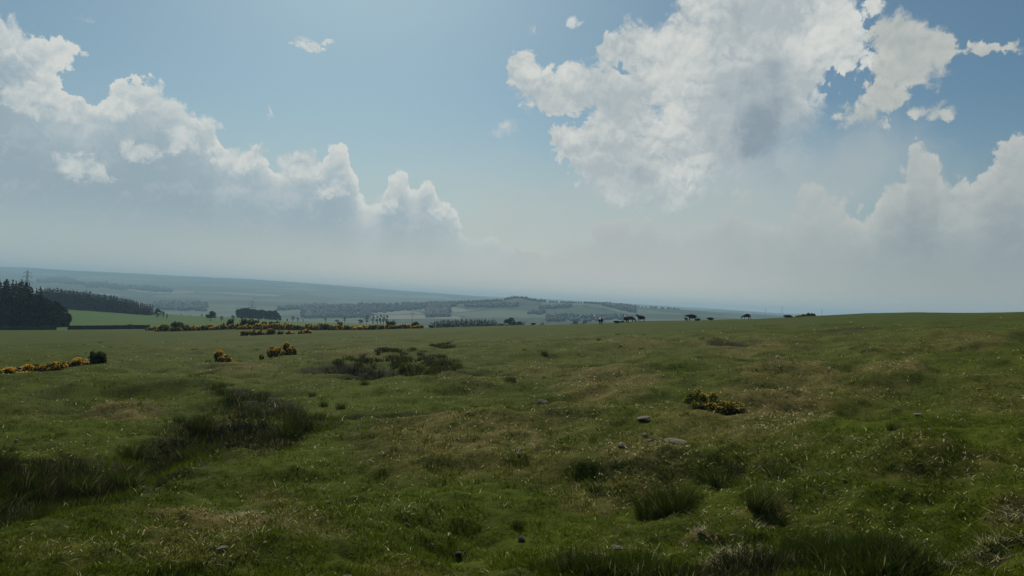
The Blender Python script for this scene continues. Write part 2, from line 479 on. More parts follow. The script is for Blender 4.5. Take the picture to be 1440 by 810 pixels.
def project(x, y, z):
    """frame position of world points (arrays)"""
    Rt = np.array(CAM_ROT.transposed())
    p = np.stack([x, y, z - EYE], -1) @ Rt.T
    w = np.maximum(-p[..., 2], 1e-3)
    return 720 + FOC * p[..., 0] / w, 405 - FOC * p[..., 1] / w, p[..., 2] < 0

# ditches and hollows: polylines over the land (frame position, half width m, depth m)
def line_pts(pts):
    return np.array([hit(*p) for p in pts])
DITCH = [
    (line_pts([(-140, 742), (-40, 722), (60, 700), (150, 672), (210, 648), (270, 624), (340, 612), (410, 604)]), 1.25, 0.55),
    (line_pts([(330, 556), (370, 566), (400, 580), (440, 588), (500, 580), (560, 576), (610, 575)]), 0.9, 0.22),
    (line_pts([(500, 516), (540, 522), (580, 527), (622, 527)]), 2.6, 0.95),
    (line_pts([(590, 487), (640, 488)]), 1.5, 0.3),
    (line_pts([(1360, 788), (1420, 782)]), 0.28, 0.22), (line_pts([(1170, 472), (1200, 471)]), 1.2, 0.3), (line_pts([(1010, 487), (1060, 485)]), 0.8, 0.2)]
def ditch_depth(x, y):
    dep = np.zeros_like(x); msk = np.zeros_like(x)
    wob = 0.5 * fbm(x * 0.5, y * 0.5, 3, 91)
    for pts, hw, dp in DITCH:
        best = np.full(x.shape, 1e9)
        for a, b in zip(pts[:-1], pts[1:]):
            ab = b - a
            t = np.clip(((x - a[0]) * ab[0] + (y - a[1]) * ab[1]) / (ab @ ab), 0, 1)
            best = np.minimum(best, np.hypot(x - a[0] - t * ab[0], y - a[1] - t * ab[1]))
        q = best / hw + wob
        dep = np.maximum(dep, dp * np.clip(1.25 - q, 0, 1) ** 1.3)
        msk = np.maximum(msk, np.clip(1.35 - q, 0, 0.5) * 2)
    return dep, msk

def land(x, y):
    """full land height with hummocks, terracettes and ditches"""
    r = np.hypot(x, y)
    z = base_z(x, y)
    near = np.clip((420 - r) / 300, 0, 1)
    amp = np.clip(r / 60, 0.3, 1.0)
    z = z + np.clip((120 - r) / 60, 0, 1) * np.clip(r / 16, 0.3, 1) * 0.15 * np.tanh(7 * fbm(x / 5.5, y / 3.6, 3, 77))
    z = z + near * (0.55 * amp * fbm(x / 16, y / 16, 2, 3) + 0.65 * fbm(x / 4.0, y / 4.0, 3, 5) * np.clip((160 - r) / 100, 0.15, 1))
    bump = np.clip((90 - r) / 70, 0, 1)
    tus = fbm(x / 0.85, y / 0.85, 3, 8)
    z = z + bump * (0.20 * np.maximum(tus, -0.15) + 0.06 * fbm(x / 0.28, y / 0.28, 2, 9))
    far = np.clip((r - 900) / 900, 0, 1)
    knx, kny = at_d(727, 2190)
    z = z + 9.0 * np.exp(-((x - knx) / 30) ** 2 - ((y - kny) / 150) ** 2)
    z = z + far * (7 * fbm(x / 420, y / 420, 3, 13) + np.clip((r - 3000) / 3000, 0, 1) * 9 * fbm(x / 900, y / 500, 3, 14))
    dep, _ = ditch_depth(x, y)
    # the drier swells and banks stand a little proud
    px, py, front = project(x, y, base_z(x, y))
    wob = 0.25 * fbm(x / 2.5, y / 2.5, 2, 33)
    mound = np.where(front & (r < 200), gmap(px, py, DRY, wob), 0)
    return z - dep + 0.30 * mound * np.clip(r / 30, 0.3, 1.6)

# painted-by-growth maps, placed where the ground shows them (frame position, half size, strength)
DRY = [(860, 540, 55, 18, .8), (790, 585, 60, 14, .45), (900, 640, 45, 24, .7), (980, 590, 60, 16, .6), (1090, 575, 75, 30, .85), (1120, 530, 60, 18, .7),
       (640, 612, 100, 22, .7), (560, 640, 60, 14, .5), (700, 640, 120, 16, .45), (470, 720, 60, 12, .2), (330, 725, 95, 26, .8), (270, 770, 60, 22, .4), (380, 690, 40, 16, .5),
       (175, 577, 40, 9, .7), (640, 545, 40, 8, .3), (1262, 517, 42, 9, .8), (1200, 545, 70, 12, .35), (1360, 480, 60, 8, .5), (1240, 490, 60, 8, .3), (1416, 712, 26, 8, .35),
       (1410, 560, 60, 12, .3), (1330, 660, 90, 16, .3), (1385, 780, 50, 12, .8), (985, 732, 22, 6, .9), (1040, 486, 80, 7, .5), (900, 486, 60, 6, .4), (760, 520, 40, 8, .4),
       (500, 500, 50, 6, .5), (330, 520, 40, 6, .5), (1080, 700, 30, 8, .4), (820, 675, 40, 12, .5), (600, 785, 60, 12, .35), (820, 760, 30, 8, .5), (1060, 780, 50, 14, .5),
       (80, 790, 60, 10, .3), (1190, 470, 30, 4, .5), (330, 620, 60, 12, .6), (260, 640, 30, 8, .4)]
LUSH = [(560, 560, 90, 12, .7), (260, 690, 90, 14, .6), (660, 700, 130, 30, .5), (930, 555, 60, 12, .4), (1270, 600, 120, 25, .6), (740, 700, 70, 25, .4), (100, 610, 90, 16, .35), (450, 650, 60, 16, .4)]
DARKG = [(1185, 470, 35, 4, .6), (1270, 545, 60, 8, .4), (1150, 660, 90, 20, .35), (1210, 760, 140, 40, .75), (860, 785, 110, 24, .7), (480, 600, 70, 12, .3), (880, 610, 40, 10, .3), (100, 560, 80, 10, .25)]
def gmap(px, py, lst, wob):
    s = np.zeros_like(px)
    for cx, cy, rx, ry, k in lst:
        q = ((px - cx) / rx) ** 2 + ((py - cy) / ry) ** 2
        s = np.maximum(s, k * np.clip(1.25 - 0.5 * q + wob, 0, 1))
    return s

def land_masks(x, y):
    z = base_z(x, y)
    px, py, front = project(x, y, z)
    wob = 0.9 * fbm(x / 1.5, y / 1.5, 3, 21)
    r = np.hypot(x, y)
    ok = front & (r < 330)
    gen = np.clip(0.0 + 0.5 * fbm(x / 6, y / 6, 3, 23), 0, 1)
    dry = np.where(ok, gmap(px, py, DRY, wob), 0)
    dry = np.maximum(dry, gen * np.clip((240 - r) / 150, 0, 1) * 0.8)
    lush = np.where(ok, gmap(px, py, LUSH, wob), 0)
    drk = np.where(ok, gmap(px, py, DARKG, wob), 0)
    _, dm = ditch_depth(x, y)
    dry = dry * (1 - dm)
    return np.clip(dry - 0.5 * lush, 0, 1), np.clip(dm, 0, 1), lush, drk

# ---------------------------------------------------------------- ground sheet
azs = np.concatenate([np.arange(-180, -48, 4.0), np.arange(-48, -38, 0.5), np.arange(-38, 38, 0.1), np.arange(38, 48, 0.5), np.arange(48, 180, 4.0)])
azs = np.radians(azs)
rs = np.concatenate([np.exp(np.linspace(math.log(0.6), math.log(5.5), 40))[:-1], np.exp(np.linspace(math.log(5.5), math.log(60), 330))[:-1],
                     np.exp(np.linspace(math.log(60), math.log(9500), 430))])
A, RR = np.meshgrid(azs, rs)
GX = (np.sin(A) * RR).ravel(); GY = (np.cos(A) * RR).ravel()
GZ = land(GX, GY)

def mesh_np(name, verts, faces_flat, sizes, smooth=False):
    """mesh from numpy: faces_flat vertex indices, sizes per face (int or array)"""
    me = bpy.data.meshes.new(name)
    nf = len(faces_flat) // sizes if isinstance(sizes, int) else len(sizes)
    tot = np.full(nf, sizes, dtype=np.int32) if isinstance(sizes, int) else np.asarray(sizes, dtype=np.int32)
    start = np.concatenate([[0], np.cumsum(tot)[:-1]]).astype(np.int32)
    me.vertices.add(len(verts)); me.loops.add(len(faces_flat)); me.polygons.add(nf)
    me.vertices.foreach_set('co', np.asarray(verts, dtype=np.float32).ravel())
    me.loops.foreach_set('vertex_index', np.asarray(faces_flat, dtype=np.int32))
    me.polygons.foreach_set('loop_start', start)
    me.polygons.foreach_set('loop_total', tot)
    if smooth:
        me.polygons.foreach_set('use_smooth', np.ones(nf, dtype=bool))
    me.update(calc_edges=True)
    return me

def attr(me, name, vals):
    a = me.attributes.new(name, 'FLOAT', 'POINT')
    a.data.foreach_set('value', np.asarray(vals, dtype=np.float32))

def link(name, me, mat=None, parent=None):
    o = bpy.data.objects.new(name, me)
    COL.objects.link(o)
    if mat is not None and not me.materials:
        me.materials.append(mat)
    if parent is not None:
        o.parent = parent
    return o

na, nr = len(azs), len(rs)
I = np.arange(nr - 1)[:, None] * na
J = np.arange(na)[None, :]
J2 = (J + 1) % na
quads = np.stack([I + J, I + na + J, I + na + J2, I + J2], -1).reshape(-1, 4)[:, ::-1]
cap = np.stack([np.full(na, nr * na), np.arange(na), (np.arange(na) + 1) % na], -1)[:, ::-1]
verts = np.concatenate([np.stack([GX, GY, GZ], -1), [[0, 0, float(land(np.array([0.01]), np.array([0.01]))[0])]]])
ff = np.concatenate([quads.ravel(), cap.ravel()])
sz = np.concatenate([np.full(len(quads), 4), np.full(na, 3)])
gme = mesh_np('ground', verts, ff, sz, smooth=True)
dry_g, dm_g, lush_g, drk_g = land_masks(np.append(GX, 0), np.append(GY, 0))
attr(gme, 'dry', dry_g); attr(gme, 'ditch', dm_g); attr(gme, 'lush', lush_g); attr(gme, 'dark', drk_g)
GZG = GZ.reshape(nr, na)
LRS = np.log(rs)
def ground_z(x, y):
    """height on the ground mesh itself (arrays or floats)"""
    x = np.atleast_1d(np.asarray(x, float)); y = np.atleast_1d(np.asarray(y, float))
    fi = np.interp(np.log(np.maximum(np.hypot(x, y), 0.61)), LRS, np.arange(nr, dtype=float))
    fj = np.interp(np.arctan2(x, y), azs, np.arange(na, dtype=float))
    i = np.minimum(fi.astype(int), nr - 2); j = np.minimum(fj.astype(int), na - 2)
    a = fi - i; b = fj - j
    return GZG[i, j] * (1 - a) * (1 - b) + GZG[i + 1, j] * a * (1 - b) + GZG[i, j + 1] * (1 - a) * b + GZG[i + 1, j + 1] * a * b
def gz(x, y):
    return float(ground_z(x, y)[0])

def mat_new(name):
    m = bpy.data.materials.new(name)
    m.use_nodes = True
    m.node_tree.nodes.clear()
    nt = NT(m.node_tree)
    out = nt.new('ShaderNodeOutputMaterial')
    return m, nt, out

def attr_node(nt, name):
    nd = nt.new('ShaderNodeAttribute', attribute_name=name)
    return nd.outputs['Fac']

def ground_material():
    m, nt, out = mat_new('pasture')
    P = nt.new('ShaderNodeNewGeometry').outputs['Position']
    x, y, z = nt.sep(P)
    r = nt.m('SQRT', nt.m('ADD', nt.m('MULTIPLY', x, x), nt.m('MULTIPLY', y, y)))
    P2 = nt.comb(x, y, 0)
    big = nt.noise(P2, 0.06, 4, 0.6, '2D')
    med = nt.noise(P2, 0.55, 4, 0.62, '2D')
    fin = nt.noise(P2, 6.0, 5, 0.7, '2D')
    gr = nt.noise(P2, 28.0, 3, 0.7, '2D')
    dry = attr_node(nt, 'dry'); dit = attr_node(nt, 'ditch'); lush = attr_node(nt, 'lush'); drk = attr_node(nt, 'dark')
    g = nt.mix(nt.step(med, 0.3, 0.7), G_DARK, G_MID)
    g = nt.mix(nt.step(fin, 0.35, 0.75), g, G_OLIVE)
    g = nt.mix(nt.m('MULTIPLY', lush, 0.75), g, G_LUSH)
    dryn = nt.m('MULTIPLY', dry, nt.step(nt.m('MULTIPLY_ADD', fin, 0.6, nt.m('MULTIPLY', med, 0.6)), 0.40, 0.72))
    g = nt.mix(dryn, g, G_DRY)
    strw = nt.m('MULTIPLY', nt.step(gr, 0.60, 0.72), nt.m('MULTIPLY_ADD', dry, 0.6, 0.10))
    g = nt.mix(strw, g, G_STRAW)
    g = nt.mix(nt.m('MULTIPLY', drk, 0.65), g, G_RUSH)
    dcol = nt.mix(nt.step(fin, 0.4, 0.65), G_DITCH, G_RUSH)
    g = nt.mix(dit, g, dcol)
    # the even, closely grazed sward towards the far side of the pasture
    even = nt.step(r, 55.0, 125.0)
    sw = nt.mix(nt.step(nt.m('MULTIPLY_ADD', big, 0.6, nt.m('MULTIPLY', med, 0.4)), 0.35, 0.65), G_SWARD_A, G_SWARD_B)
    g = nt.mix(nt.m('MULTIPLY', even, 0.8), g, sw)
    # beyond the boundary: greener leys, then a patchwork of fields
    ley = nt.step(r, 232.0, 262.0, kind='LINEAR')
    lg = nt.mix(nt.step(big, 0.35, 0.65), G_LEY, G_LEY2)
    g = nt.mix(ley, g, lg)
    farm = nt.step(r, 720.0, 900.0, kind='LINEAR')
    wv = nt.v('MULTIPLY', nt.v('SUBTRACT', nt.noise(P2, 0.004, 2, 0.5, '2D', out=1), (0.5, 0.5, 0.5)), (160, 160, 0))
    q = nt.v('ADD', P2, wv)
    sc = 1 / 260.0
    cell = nt.voro(q, sc, out='Color')
    edge = nt.voro(q, sc, feature='DISTANCE_TO_EDGE')
    cr, cg, cb = nt.sep(cell)
    f = nt.mix(nt.step(cr, 0.25, 0.3, kind='LINEAR'), F_A, F_B)
    f = nt.mix(nt.step(cg, 0.62, 0.66, kind='LINEAR'), f, F_C)
    f = nt.mix(nt.step(cb, 0.86, 0.9, kind='LINEAR'), f, F_D)
    f = nt.mix(nt.m('MULTIPLY', nt.step(nt.noise(P2, 0.02, 4, 0.6, '2D'), 0.35, 0.7), 0.4), f, F_B)
    f = nt.mix(nt.step(edge, 0.045, 0.025), f, F_HEDGE)
    g = nt.mix(farm, g, f)
    bs = nt.new('ShaderNodeBsdfPrincipled')
    nt.l.new(g, bs.inputs['Base Color'])
    bs.inputs['Roughness'].default_value = 0.9
    bs.inputs['Specular IOR Level'].default_value = 0.02
    bmp = nt.new('ShaderNodeBump')
    bmp.inputs['Distance'].default_value = 0.05
    nt.l.new(nt.step(r, 150.0, 12.0, 0.15, 0.9), bmp.inputs['Strength'])
    nt.l.new(nt.m('MULTIPLY_ADD', gr, 0.35, fin), bmp.inputs['Height'])
    nt.l.new(bmp.outputs[0], bs.inputs['Normal'])
    nt.l.new(bs.outputs[0], out.inputs['Surface'])
    return m

G_DARK, G_MID, G_OLIVE = (0.022, 0.034, 0.002), (0.053, 0.076, 0.003), (0.068, 0.078, 0.005)
G_LUSH = (0.062, 0.090, 0.004)
G_DRY, G_STRAW = (0.145, 0.105, 0.038), (0.28, 0.24, 0.14)
G_DITCH, G_RUSH = (0.030, 0.024, 0.012), (0.016, 0.024, 0.006)
G_SWARD_A, G_SWARD_B = (0.032, 0.050, 0.001), (0.045, 0.060, 0.002)
G_LEY, G_LEY2 = (0.036, 0.082, 0.010), (0.050, 0.090, 0.014)
F_A, F_B, F_C, F_D, F_HEDGE = (0.020, 0.042, 0.018), (0.036, 0.058, 0.026), (0.085, 0.110, 0.060), (0.17, 0.175, 0.13), (0.014, 0.022, 0.010)
ground = link('ground', gme, ground_material())
ground['kind'] = 'structure'
# ---------------------------------------------------------------- tagging
def tag(o, label, cat, group=None, kind=None):
    o['label'] = label
    o['category'] = cat
    if group:
        o['group'] = group
    if kind:
        o['kind'] = kind
    return o

def empty(name, loc=(0, 0, 0), rz=0.0, s=1.0):
    o = bpy.data.objects.new(name, None)
    o.empty_display_size = 0.3
    COL.objects.link(o)
    o.location = loc
    o.rotation_euler = (0, 0, rz)
    o.scale = (s, s, s) if not isinstance(s, tuple) else s
    return o

def copy_tree(o, parent=None):
    c = o.copy()
    COL.objects.link(c)
    if parent is not None:
        c.parent = parent
    for ch in o.children:
        copy_tree(ch, c)
    return c

class Stock:
    """builds a kind once per variant, then hands out copies"""
    def __init__(self, makers):
        self.makers = makers
        self.first = [None] * len(makers)
    def put(self, k, loc, rz, s, label, cat, group=None):
        k %= len(self.makers)
        if self.first[k] is None:
            o = self.first[k] = self.makers[k]()
        else:
            o = copy_tree(self.first[k])
        o.location = loc
        o.rotation_euler = (0, 0, rz)
        o.scale = (s, s, s) if not isinstance(s, tuple) else s
        if 'group' in o:
            del o['group']
        return tag(o, label, cat, group)

# ---------------------------------------------------------------- leaf and blade meshes
def unit(v):
    return v / np.maximum(np.linalg.norm(v, axis=-1, keepdims=True), 1e-9)

def quads_at(C, U, V):
    """quads with centre C and half axes U, V"""
    v = np.stack([C - U - V, C + U - V * 0.6, C + U * 0.75 + V, C - U * 0.8 + V * 0.8], 1).reshape(-1, 3)
    return v, np.arange(len(v))

def leaf_mesh(name, C, size, tint, up=0.25, elong=1.0, axis=None, g=rng):
    n = len(C)
    u = unit(g.normal(size=(n, 3))) if axis is None else axis
    w = unit(g.normal(size=(n, 3)) + np.array([0, 0, up]))
    v = unit(np.cross(u, w))
    size = np.broadcast_to(np.asarray(size, float), (n,)) * g.uniform(0.6, 1.35, n)
    V, f = quads_at(C, u * (size * elong)[:, None], v * size[:, None])
    me = mesh_np(name, V, f, 4)
    attr(me, 'tint', np.repeat(tint, 4))
    return me

def blades(base, h, dirang, lean, width, segs=2, curl=1.6, face=None, g=rng):
    """curved tapering blades: base (n,3), height h, leaning towards dirang by lean*h"""
    n = len(base)
    t = np.linspace(0, 1, segs + 1)
    dx = np.cos(dirang); dy = np.sin(dirang)
    fa = g.uniform(0, math.pi, n) if face is None else face
    wx = np.cos(fa); wy = np.sin(fa)
    rows = []
    for k in range(segs):
        tt = t[k]
        c = base + np.stack([dx * lean * h * tt ** curl, dy * lean * h * tt ** curl, h * (tt - 0.18 * lean * tt ** 2)], -1)
        w = width * (1 - 0.55 * tt) * 0.5
        off = np.stack([wx * w, wy * w, np.zeros(n)], -1)
        rows += [c - off, c + off]
    tip = base + np.stack([dx * lean * h, dy * lean * h, h * (1 - 0.18 * lean)], -1)
    V = np.stack(rows + [tip], 1)
    m = 2 * segs + 1
    tri = []
    for k in range(segs - 1):
        a = 2 * k
        tri += [[a, a + 1, a + 3], [a, a + 3, a + 2]]
    a = 2 * (segs - 1)
    tri += [[a, a + 1, a + 2]]
    tri = np.array(tri)
    F = (np.arange(n)[:, None, None] * m + tri[None]).reshape(-1)
    return V.reshape(-1, 3), F, m

def join(parts):
    """parts: list of (V, F, tintpervertex) of triangles"""
    off = 0; Vs, Fs, Ts = [], [], []
    for V, F, T in parts:
        Vs.append(V); Fs.append(F + off); Ts.append(T); off += len(V)
    return np.concatenate(Vs), np.concatenate(Fs), np.concatenate(Ts)

def tube(pts, radii, sides=7):
    pts = [Vector(p) for p in pts]
    V, F = [], []
    for i, p in enumerate(pts):
        d = (pts[min(i + 1, len(pts) - 1)] - pts[max(i - 1, 0)]).normalized()
        a = d.orthogonal().normalized(); b = d.cross(a)
        for k in range(sides):
            q = 2 * math.pi * k / sides
            V.append(p + (a * math.cos(q) + b * math.sin(q)) * radii[i])
    for i in range(len(pts) - 1):
        for k in range(sides):
            k2 = (k + 1) % sides
            F.append((i * sides + k, i * sides + k2, (i + 1) * sides + k2, (i + 1) * sides + k))
    F.append(tuple(range(sides))[::-1])
    F.append(tuple((len(pts) - 1) * sides + k for k in range(sides)))
    return V, F

def tubes_mesh(name, lst):
    V, F = [], []
    for pts, rad in lst:
        v, f = tube(pts, rad)
        o = len(V)
        V += v; F += [tuple(i + o for i in q) for q in f]
    me = bpy.data.meshes.new(name)
    me.from_pydata([tuple(p) for p in V], [], F)
    me.polygons.foreach_set('use_smooth', [True] * len(F))
    me.update()
    return me

# ---------------------------------------------------------------- plant materials
def leaf_material(name, c0, c1, trans=0.35, rough=0.7, spec=0.1, c2=None, tcol=1.3):
    m, nt, out = mat_new(name)
    t = attr_node(nt, 'tint')
    oi = nt.new('ShaderNodeObjectInfo').outputs['Random']
    c = nt.mix(t, c0, c1)
    if c2 is not None:
        c = nt.mix(nt.step(t, 0.72, 0.8), c, c2)
    hv = nt.m('MULTIPLY_ADD', oi, 0.5, 0.75)
    c = nt.mix(1.0, c, nt.comb(hv, hv, hv), 'MULTIPLY')
    bs = nt.new('ShaderNodeBsdfPrincipled')
    nt.l.new(c, bs.inputs['Base Color'])
    bs.inputs['Roughness'].default_value = rough
    bs.inputs['Specular IOR Level'].default_value = spec * 0.4
    tr = nt.new('ShaderNodeBsdfTranslucent')
    nt.l.new(nt.mix(1.0, c, (tcol, tcol * 1.05, tcol * 0.8), 'MULTIPLY'), tr.inputs['Color'])
    mx = nt.new('ShaderNodeMixShader')
    mx.inputs[0].default_value = trans
    nt.l.new(bs.outputs[0], mx.inputs[1]); nt.l.new(tr.outputs[0], mx.inputs[2])
    nt.l.new(mx.outputs[0], out.inputs['Surface'])
    return m

def rough_material(name, c0, c1, scale=3.0, rough=0.9, bump=0.4, c2=None, coord='Object'):
    m, nt, out = mat_new(name)
    P = nt.new('ShaderNodeTexCoord').outputs[coord]
    n = nt.noise(P, scale, 5, 0.65)
    c = nt.mix(nt.step(n, 0.32, 0.68), c0, c1)
    n2 = nt.noise(P, scale * 3.7, 4, 0.7)
    if c2 is not None:
        c = nt.mix(nt.step(n2, 0.56, 0.66), c, c2)
    bs = nt.new('ShaderNodeBsdfPrincipled')
    nt.l.new(c, bs.inputs['Base Color'])
    bs.inputs['Roughness'].default_value = rough
    bs.inputs['Specular IOR Level'].default_value = 0.06
    b = nt.new('ShaderNodeBump')
    b.inputs['Strength'].default_value = bump
    b.inputs['Distance'].default_value = 0.05
    nt.l.new(n2, b.inputs['Height'])
    nt.l.new(b.outputs[0], bs.inputs['Normal'])
    nt.l.new(bs.outputs[0], out.inputs['Surface'])
    return m

M_TURF = leaf_material('turf_blades', (0.050, 0.081, 0.003), (0.15, 0.122, 0.022), 0.42, spec=0.0, c2=(0.50, 0.45, 0.32))
M_RUSH = leaf_material('rush_blades', (0.019, 0.034, 0.004), (0.052, 0.066, 0.010), 0.3, c2=(0.26, 0.22, 0.13))
M_RUSHB = leaf_material('old_rush_blades', (0.020, 0.020, 0.009), (0.046, 0.036, 0.020), 0.2, c2=(0.20, 0.17, 0.11))
M_CONIFER = leaf_material('spruce_needles', (0.010, 0.018, 0.010), (0.022, 0.032, 0.016), 0.08)
M_BROAD = leaf_material('dull_leaves', (0.018, 0.028, 0.012), (0.045, 0.055, 0.022), 0.25)
M_TWIG = leaf_material('bare_twigs', (0.030, 0.030, 0.022), (0.055, 0.052, 0.036), 0.1)
M_GORSE = leaf_material('gorse_spines', (0.022, 0.034, 0.006), (0.060, 0.070, 0.014), 0.25)
M_BLOOM = leaf_material('gorse_blossom', (0.66, 0.33, 0.008), (0.85, 0.54, 0.03), 0.35, c2=(0.90, 0.74, 0.34), tcol=1.0)
M_BARK = rough_material('bark', (0.035, 0.028, 0.020), (0.075, 0.062, 0.048), 4.0)
M_STONE = rough_material('field_stone', (0.10, 0.086, 0.060), (0.18, 0.155, 0.11), 5.0, c2=(0.28, 0.25, 0.18))
M_STONE_D = rough_material('dark_field_stone', (0.05, 0.05, 0.05), (0.09, 0.09, 0.085), 5.0)
M_WALL = rough_material('wall_stone', (0.035, 0.035, 0.030), (0.075, 0.072, 0.062), 1.3, c2=(0.05, 0.065, 0.03))

# ---------------------------------------------------------------- turf
def build_turf():
    parts = []
    def samp(n, d0, d1, power=1.0):
        u = rng.random(n)
        d = 1.0 / (1 / d0 + u * (1 / d1 - 1 / d0))
        a = rng.uniform(-0.70, 0.70, n)
        return np.tan(a) * d, d
    # green sward: short tussocky blades
    n = 330000
    x, y = samp(n, 6.3, 75.0)
    clump = fbm(x / 0.35, y / 0.35, 2, 41)
    keep = clump > -0.22
    x, y, clump = x[keep], y[keep], clump[keep]
    dry, dm, lush, drk = land_masks(x, y)
    r = np.hypot(x, y)
    h = (0.028 + 0.075 * np.clip(clump + 0.2, 0, 1) + 0.10 * drk + 0.12 * dm) * rng.uniform(0.6, 1.4, len(x)) + r * 0.0006
    w = np.maximum(0.005, r * 0.00075)
    tint = np.clip(rng.uniform(0, 0.32, len(x)) + dry * rng.uniform(0.1, 0.7, len(x)) - 0.3 * lush - 0.25 * drk, 0, 0.69)
    tint = np.where(rng.random(len(x)) < 0.008 + 0.05 * dry, 1.0, tint)
    base = np.stack([x, y, ground_z(x, y) - 0.008], -1)
    V, F, m = blades(base, h, rng.uniform(0, 6.283, len(x)), rng.uniform(0.2, 1.1, len(x)), w, 2)
    parts.append((V, F, np.repeat(tint, m)))
    # bleached dead leaves lying and curling among it
    n = 66000
    x, y = samp(n, 6.3, 110.0)
    thin = rng.random(n) < np.clip((y - 4) / 14, 0.5, 1)
    x, y = x[thin], y[thin]; n = len(x)
    c = fbm(x / 2.2, y / 2.2, 3, 51)
    dry, dm, lush, drk = land_masks(x, y)
    keep = rng.random(n) < np.clip(0.10 + 1.5 * (c + 0.02) + 0.55 * dry - 0.3 * lush, 0.03, 1)
    x, y, dry = x[keep], y[keep], dry[keep]
    r = np.hypot(x, y)
    n = len(x)
    h = rng.uniform(0.018, 0.065, n) * (1 + 0.012 * r)
    w = np.maximum(rng.uniform(0.008, 0.018, n), r * 0.0010)
    base = np.stack([x, y, ground_z(x, y) + 0.012], -1)
    V, F, m = blades(base, h, rng.uniform(0, 6.283, n), rng.uniform(0.7, 2.3, n), w, 3, curl=1.2)
    parts.append((V, F, np.repeat(np.where(rng.random(n) < 0.8, 1.0, 0.6), m)))
    # matted straw at the bare scrapes
    for cx, cy, rx, ry, k in ((1386, 776, 48, 10, 700), (1340, 792, 20, 8, 240), (1418, 714, 24, 5, 110), (1165, 762, 10, 22, 160), (986, 732, 20, 5, 50), (1072, 716, 16, 4, 40), (1030, 775, 50, 10, 420), (330, 725, 60, 14, 170), (1100, 585, 70, 24, 260), (1262, 516, 34, 5, 350)):
        pts = np.array([hit(cx + rng.normal(0, .5) * rx, cy + rng.normal(0, .5) * ry) for _ in range(k)])
        r = np.hypot(pts[:, 0], pts[:, 1])
        V, F, m = blades(np.stack([pts[:, 0], pts[:, 1], ground_z(pts[:, 0], pts[:, 1]) + 0.02], -1), rng.uniform(0.04, 0.13, k), rng.uniform(0, 6.283, k), rng.uniform(0.8, 2.4, k), np.maximum(0.006, r * 0.0008), 3, curl=1.2)
        parts.append((V, F, np.repeat(np.where(rng.random(k) < 0.7, 1.0, 0.65), m)))
    # darker, ranker tussocks the cattle have left
    nc = 5200
    x, y = samp(nc, 6.5, 110.0)
    keep = rng.random(nc) < np.clip(0.35 + 1.3 * fbm(x / 5.0, y / 5.0, 3, 61), 0.04, 1)
    x, y = x[keep], y[keep]; nc = len(x)
    per = 22
    sz = rng.gamma(3.0, 0.022, nc) + 0.03
    j = np.repeat(np.arange(nc), per)
    bx = x[j] + rng.normal(0, 1, len(j)) * sz[j]; by = y[j] + rng.normal(0, 1, len(j)) * sz[j] * 0.8
    hb = (0.035 + sz[j] * 0.75) * rng.uniform(0.5, 1.2, len(j))
    V, F, m = blades(np.stack([bx, by, ground_z(bx, by) - 0.01], -1), hb, np.arctan2(by - y[j], bx - x[j]), rng.uniform(0.2, 1.2, len(j)), np.maximum(0.007, y[j] * 0.0009), 2)
    tt = np.clip(rng.uniform(0, 0.25, nc)[j] + rng.uniform(-0.1, 0.2, len(j)) - 0.15, -0.35, 0.6)
    tt = np.where(rng.random(len(j)) < 0.03, 1.0, tt)
    parts.append((V, F, np.repeat(tt, m)))
    V, F, T = join(parts)
    me = mesh_np('pasture_grass', V, F, 3)
    attr(me, 'tint', T)
    o = link('pasture_grass', me, M_TURF)
    tag(o, 'short grazed pasture grass with bleached dead blades', 'grass', kind='stuff')
build_turf()

# ---------------------------------------------------------------- rushes
def rush_maker(seed, n=240, h=0.62, rad=0.30, mat=None, pale=0.04, name='rush_tuft'):
    def make():
        g = np.random.default_rng(seed)
        a = g.uniform(0, 6.283, n); q = np.sqrt(g.random(n)) * rad * 0.75
        q *= 1 + 0.3 * np.sin(3 * a + seed)
        base = np.stack([np.cos(a) * q, np.sin(a) * q, np.full(n, -0.06)], -1)
        hh = h * np.clip(g.normal(0.78, 0.22, n), 0.25, 1.25) * (1 - 0.35 * (q / rad) ** 2)
        lean = np.clip(q / rad * 0.55 + np.abs(g.normal(0, 0.25, n)), 0, 1.3)
        V, F, m = blades(base, hh, a + g.normal(0, 0.5, n), lean, g.uniform(0.005, 0.010, n), 3, curl=1.8, g=g)
        t = g.uniform(0, 0.7, n); t[g.random(n) < pale] = 1.0
        me = mesh_np(name, V, F, 3)
        attr(me, 'tint', np.repeat(t, m))
        return link(name, me, mat or M_RUSH)
    return make
RUSH = Stock([rush_maker(i, 460, 0.62, 0.36, None, 0.06) for i in range(3)])
OLD = Stock([rush_maker(20 + i, 360, 0.58, 0.42, M_RUSHB, 0.10) for i in range(3)])
def put_rush(stock, px, py, s, label, group=None, d=None):
    x, y = hit(px, py) if d is None else at_d(px, d)
    s = s * random.uniform(0.85, 1.15)
    return stock.put(random.randrange(3), (x, y, gz(x, y)), random.uniform(0, 6.28), (s * random.uniform(1, 1.3), s * random.uniform(1, 1.3), s), label, 'rushes', group)

def rush_mass(poly, n, s, label, group, mixold):
    """tufts filling a stretch given as (px, py, half width px, half height px)"""
    w = np.array([p[2] * p[3] for p in poly], float); w /= w.sum()
    for i in range(n):
        px, py, rx, ry = poly[rng.choice(len(poly), p=w)]
        a = rng.uniform(0, 6.283); q = math.sqrt(rng.random())
        put_rush(OLD if rng.random() < mixold else RUSH, px + math.cos(a) * q * rx, py + math.sin(a) * q * ry, s * rng.uniform(0.75, 1.15), label, group)

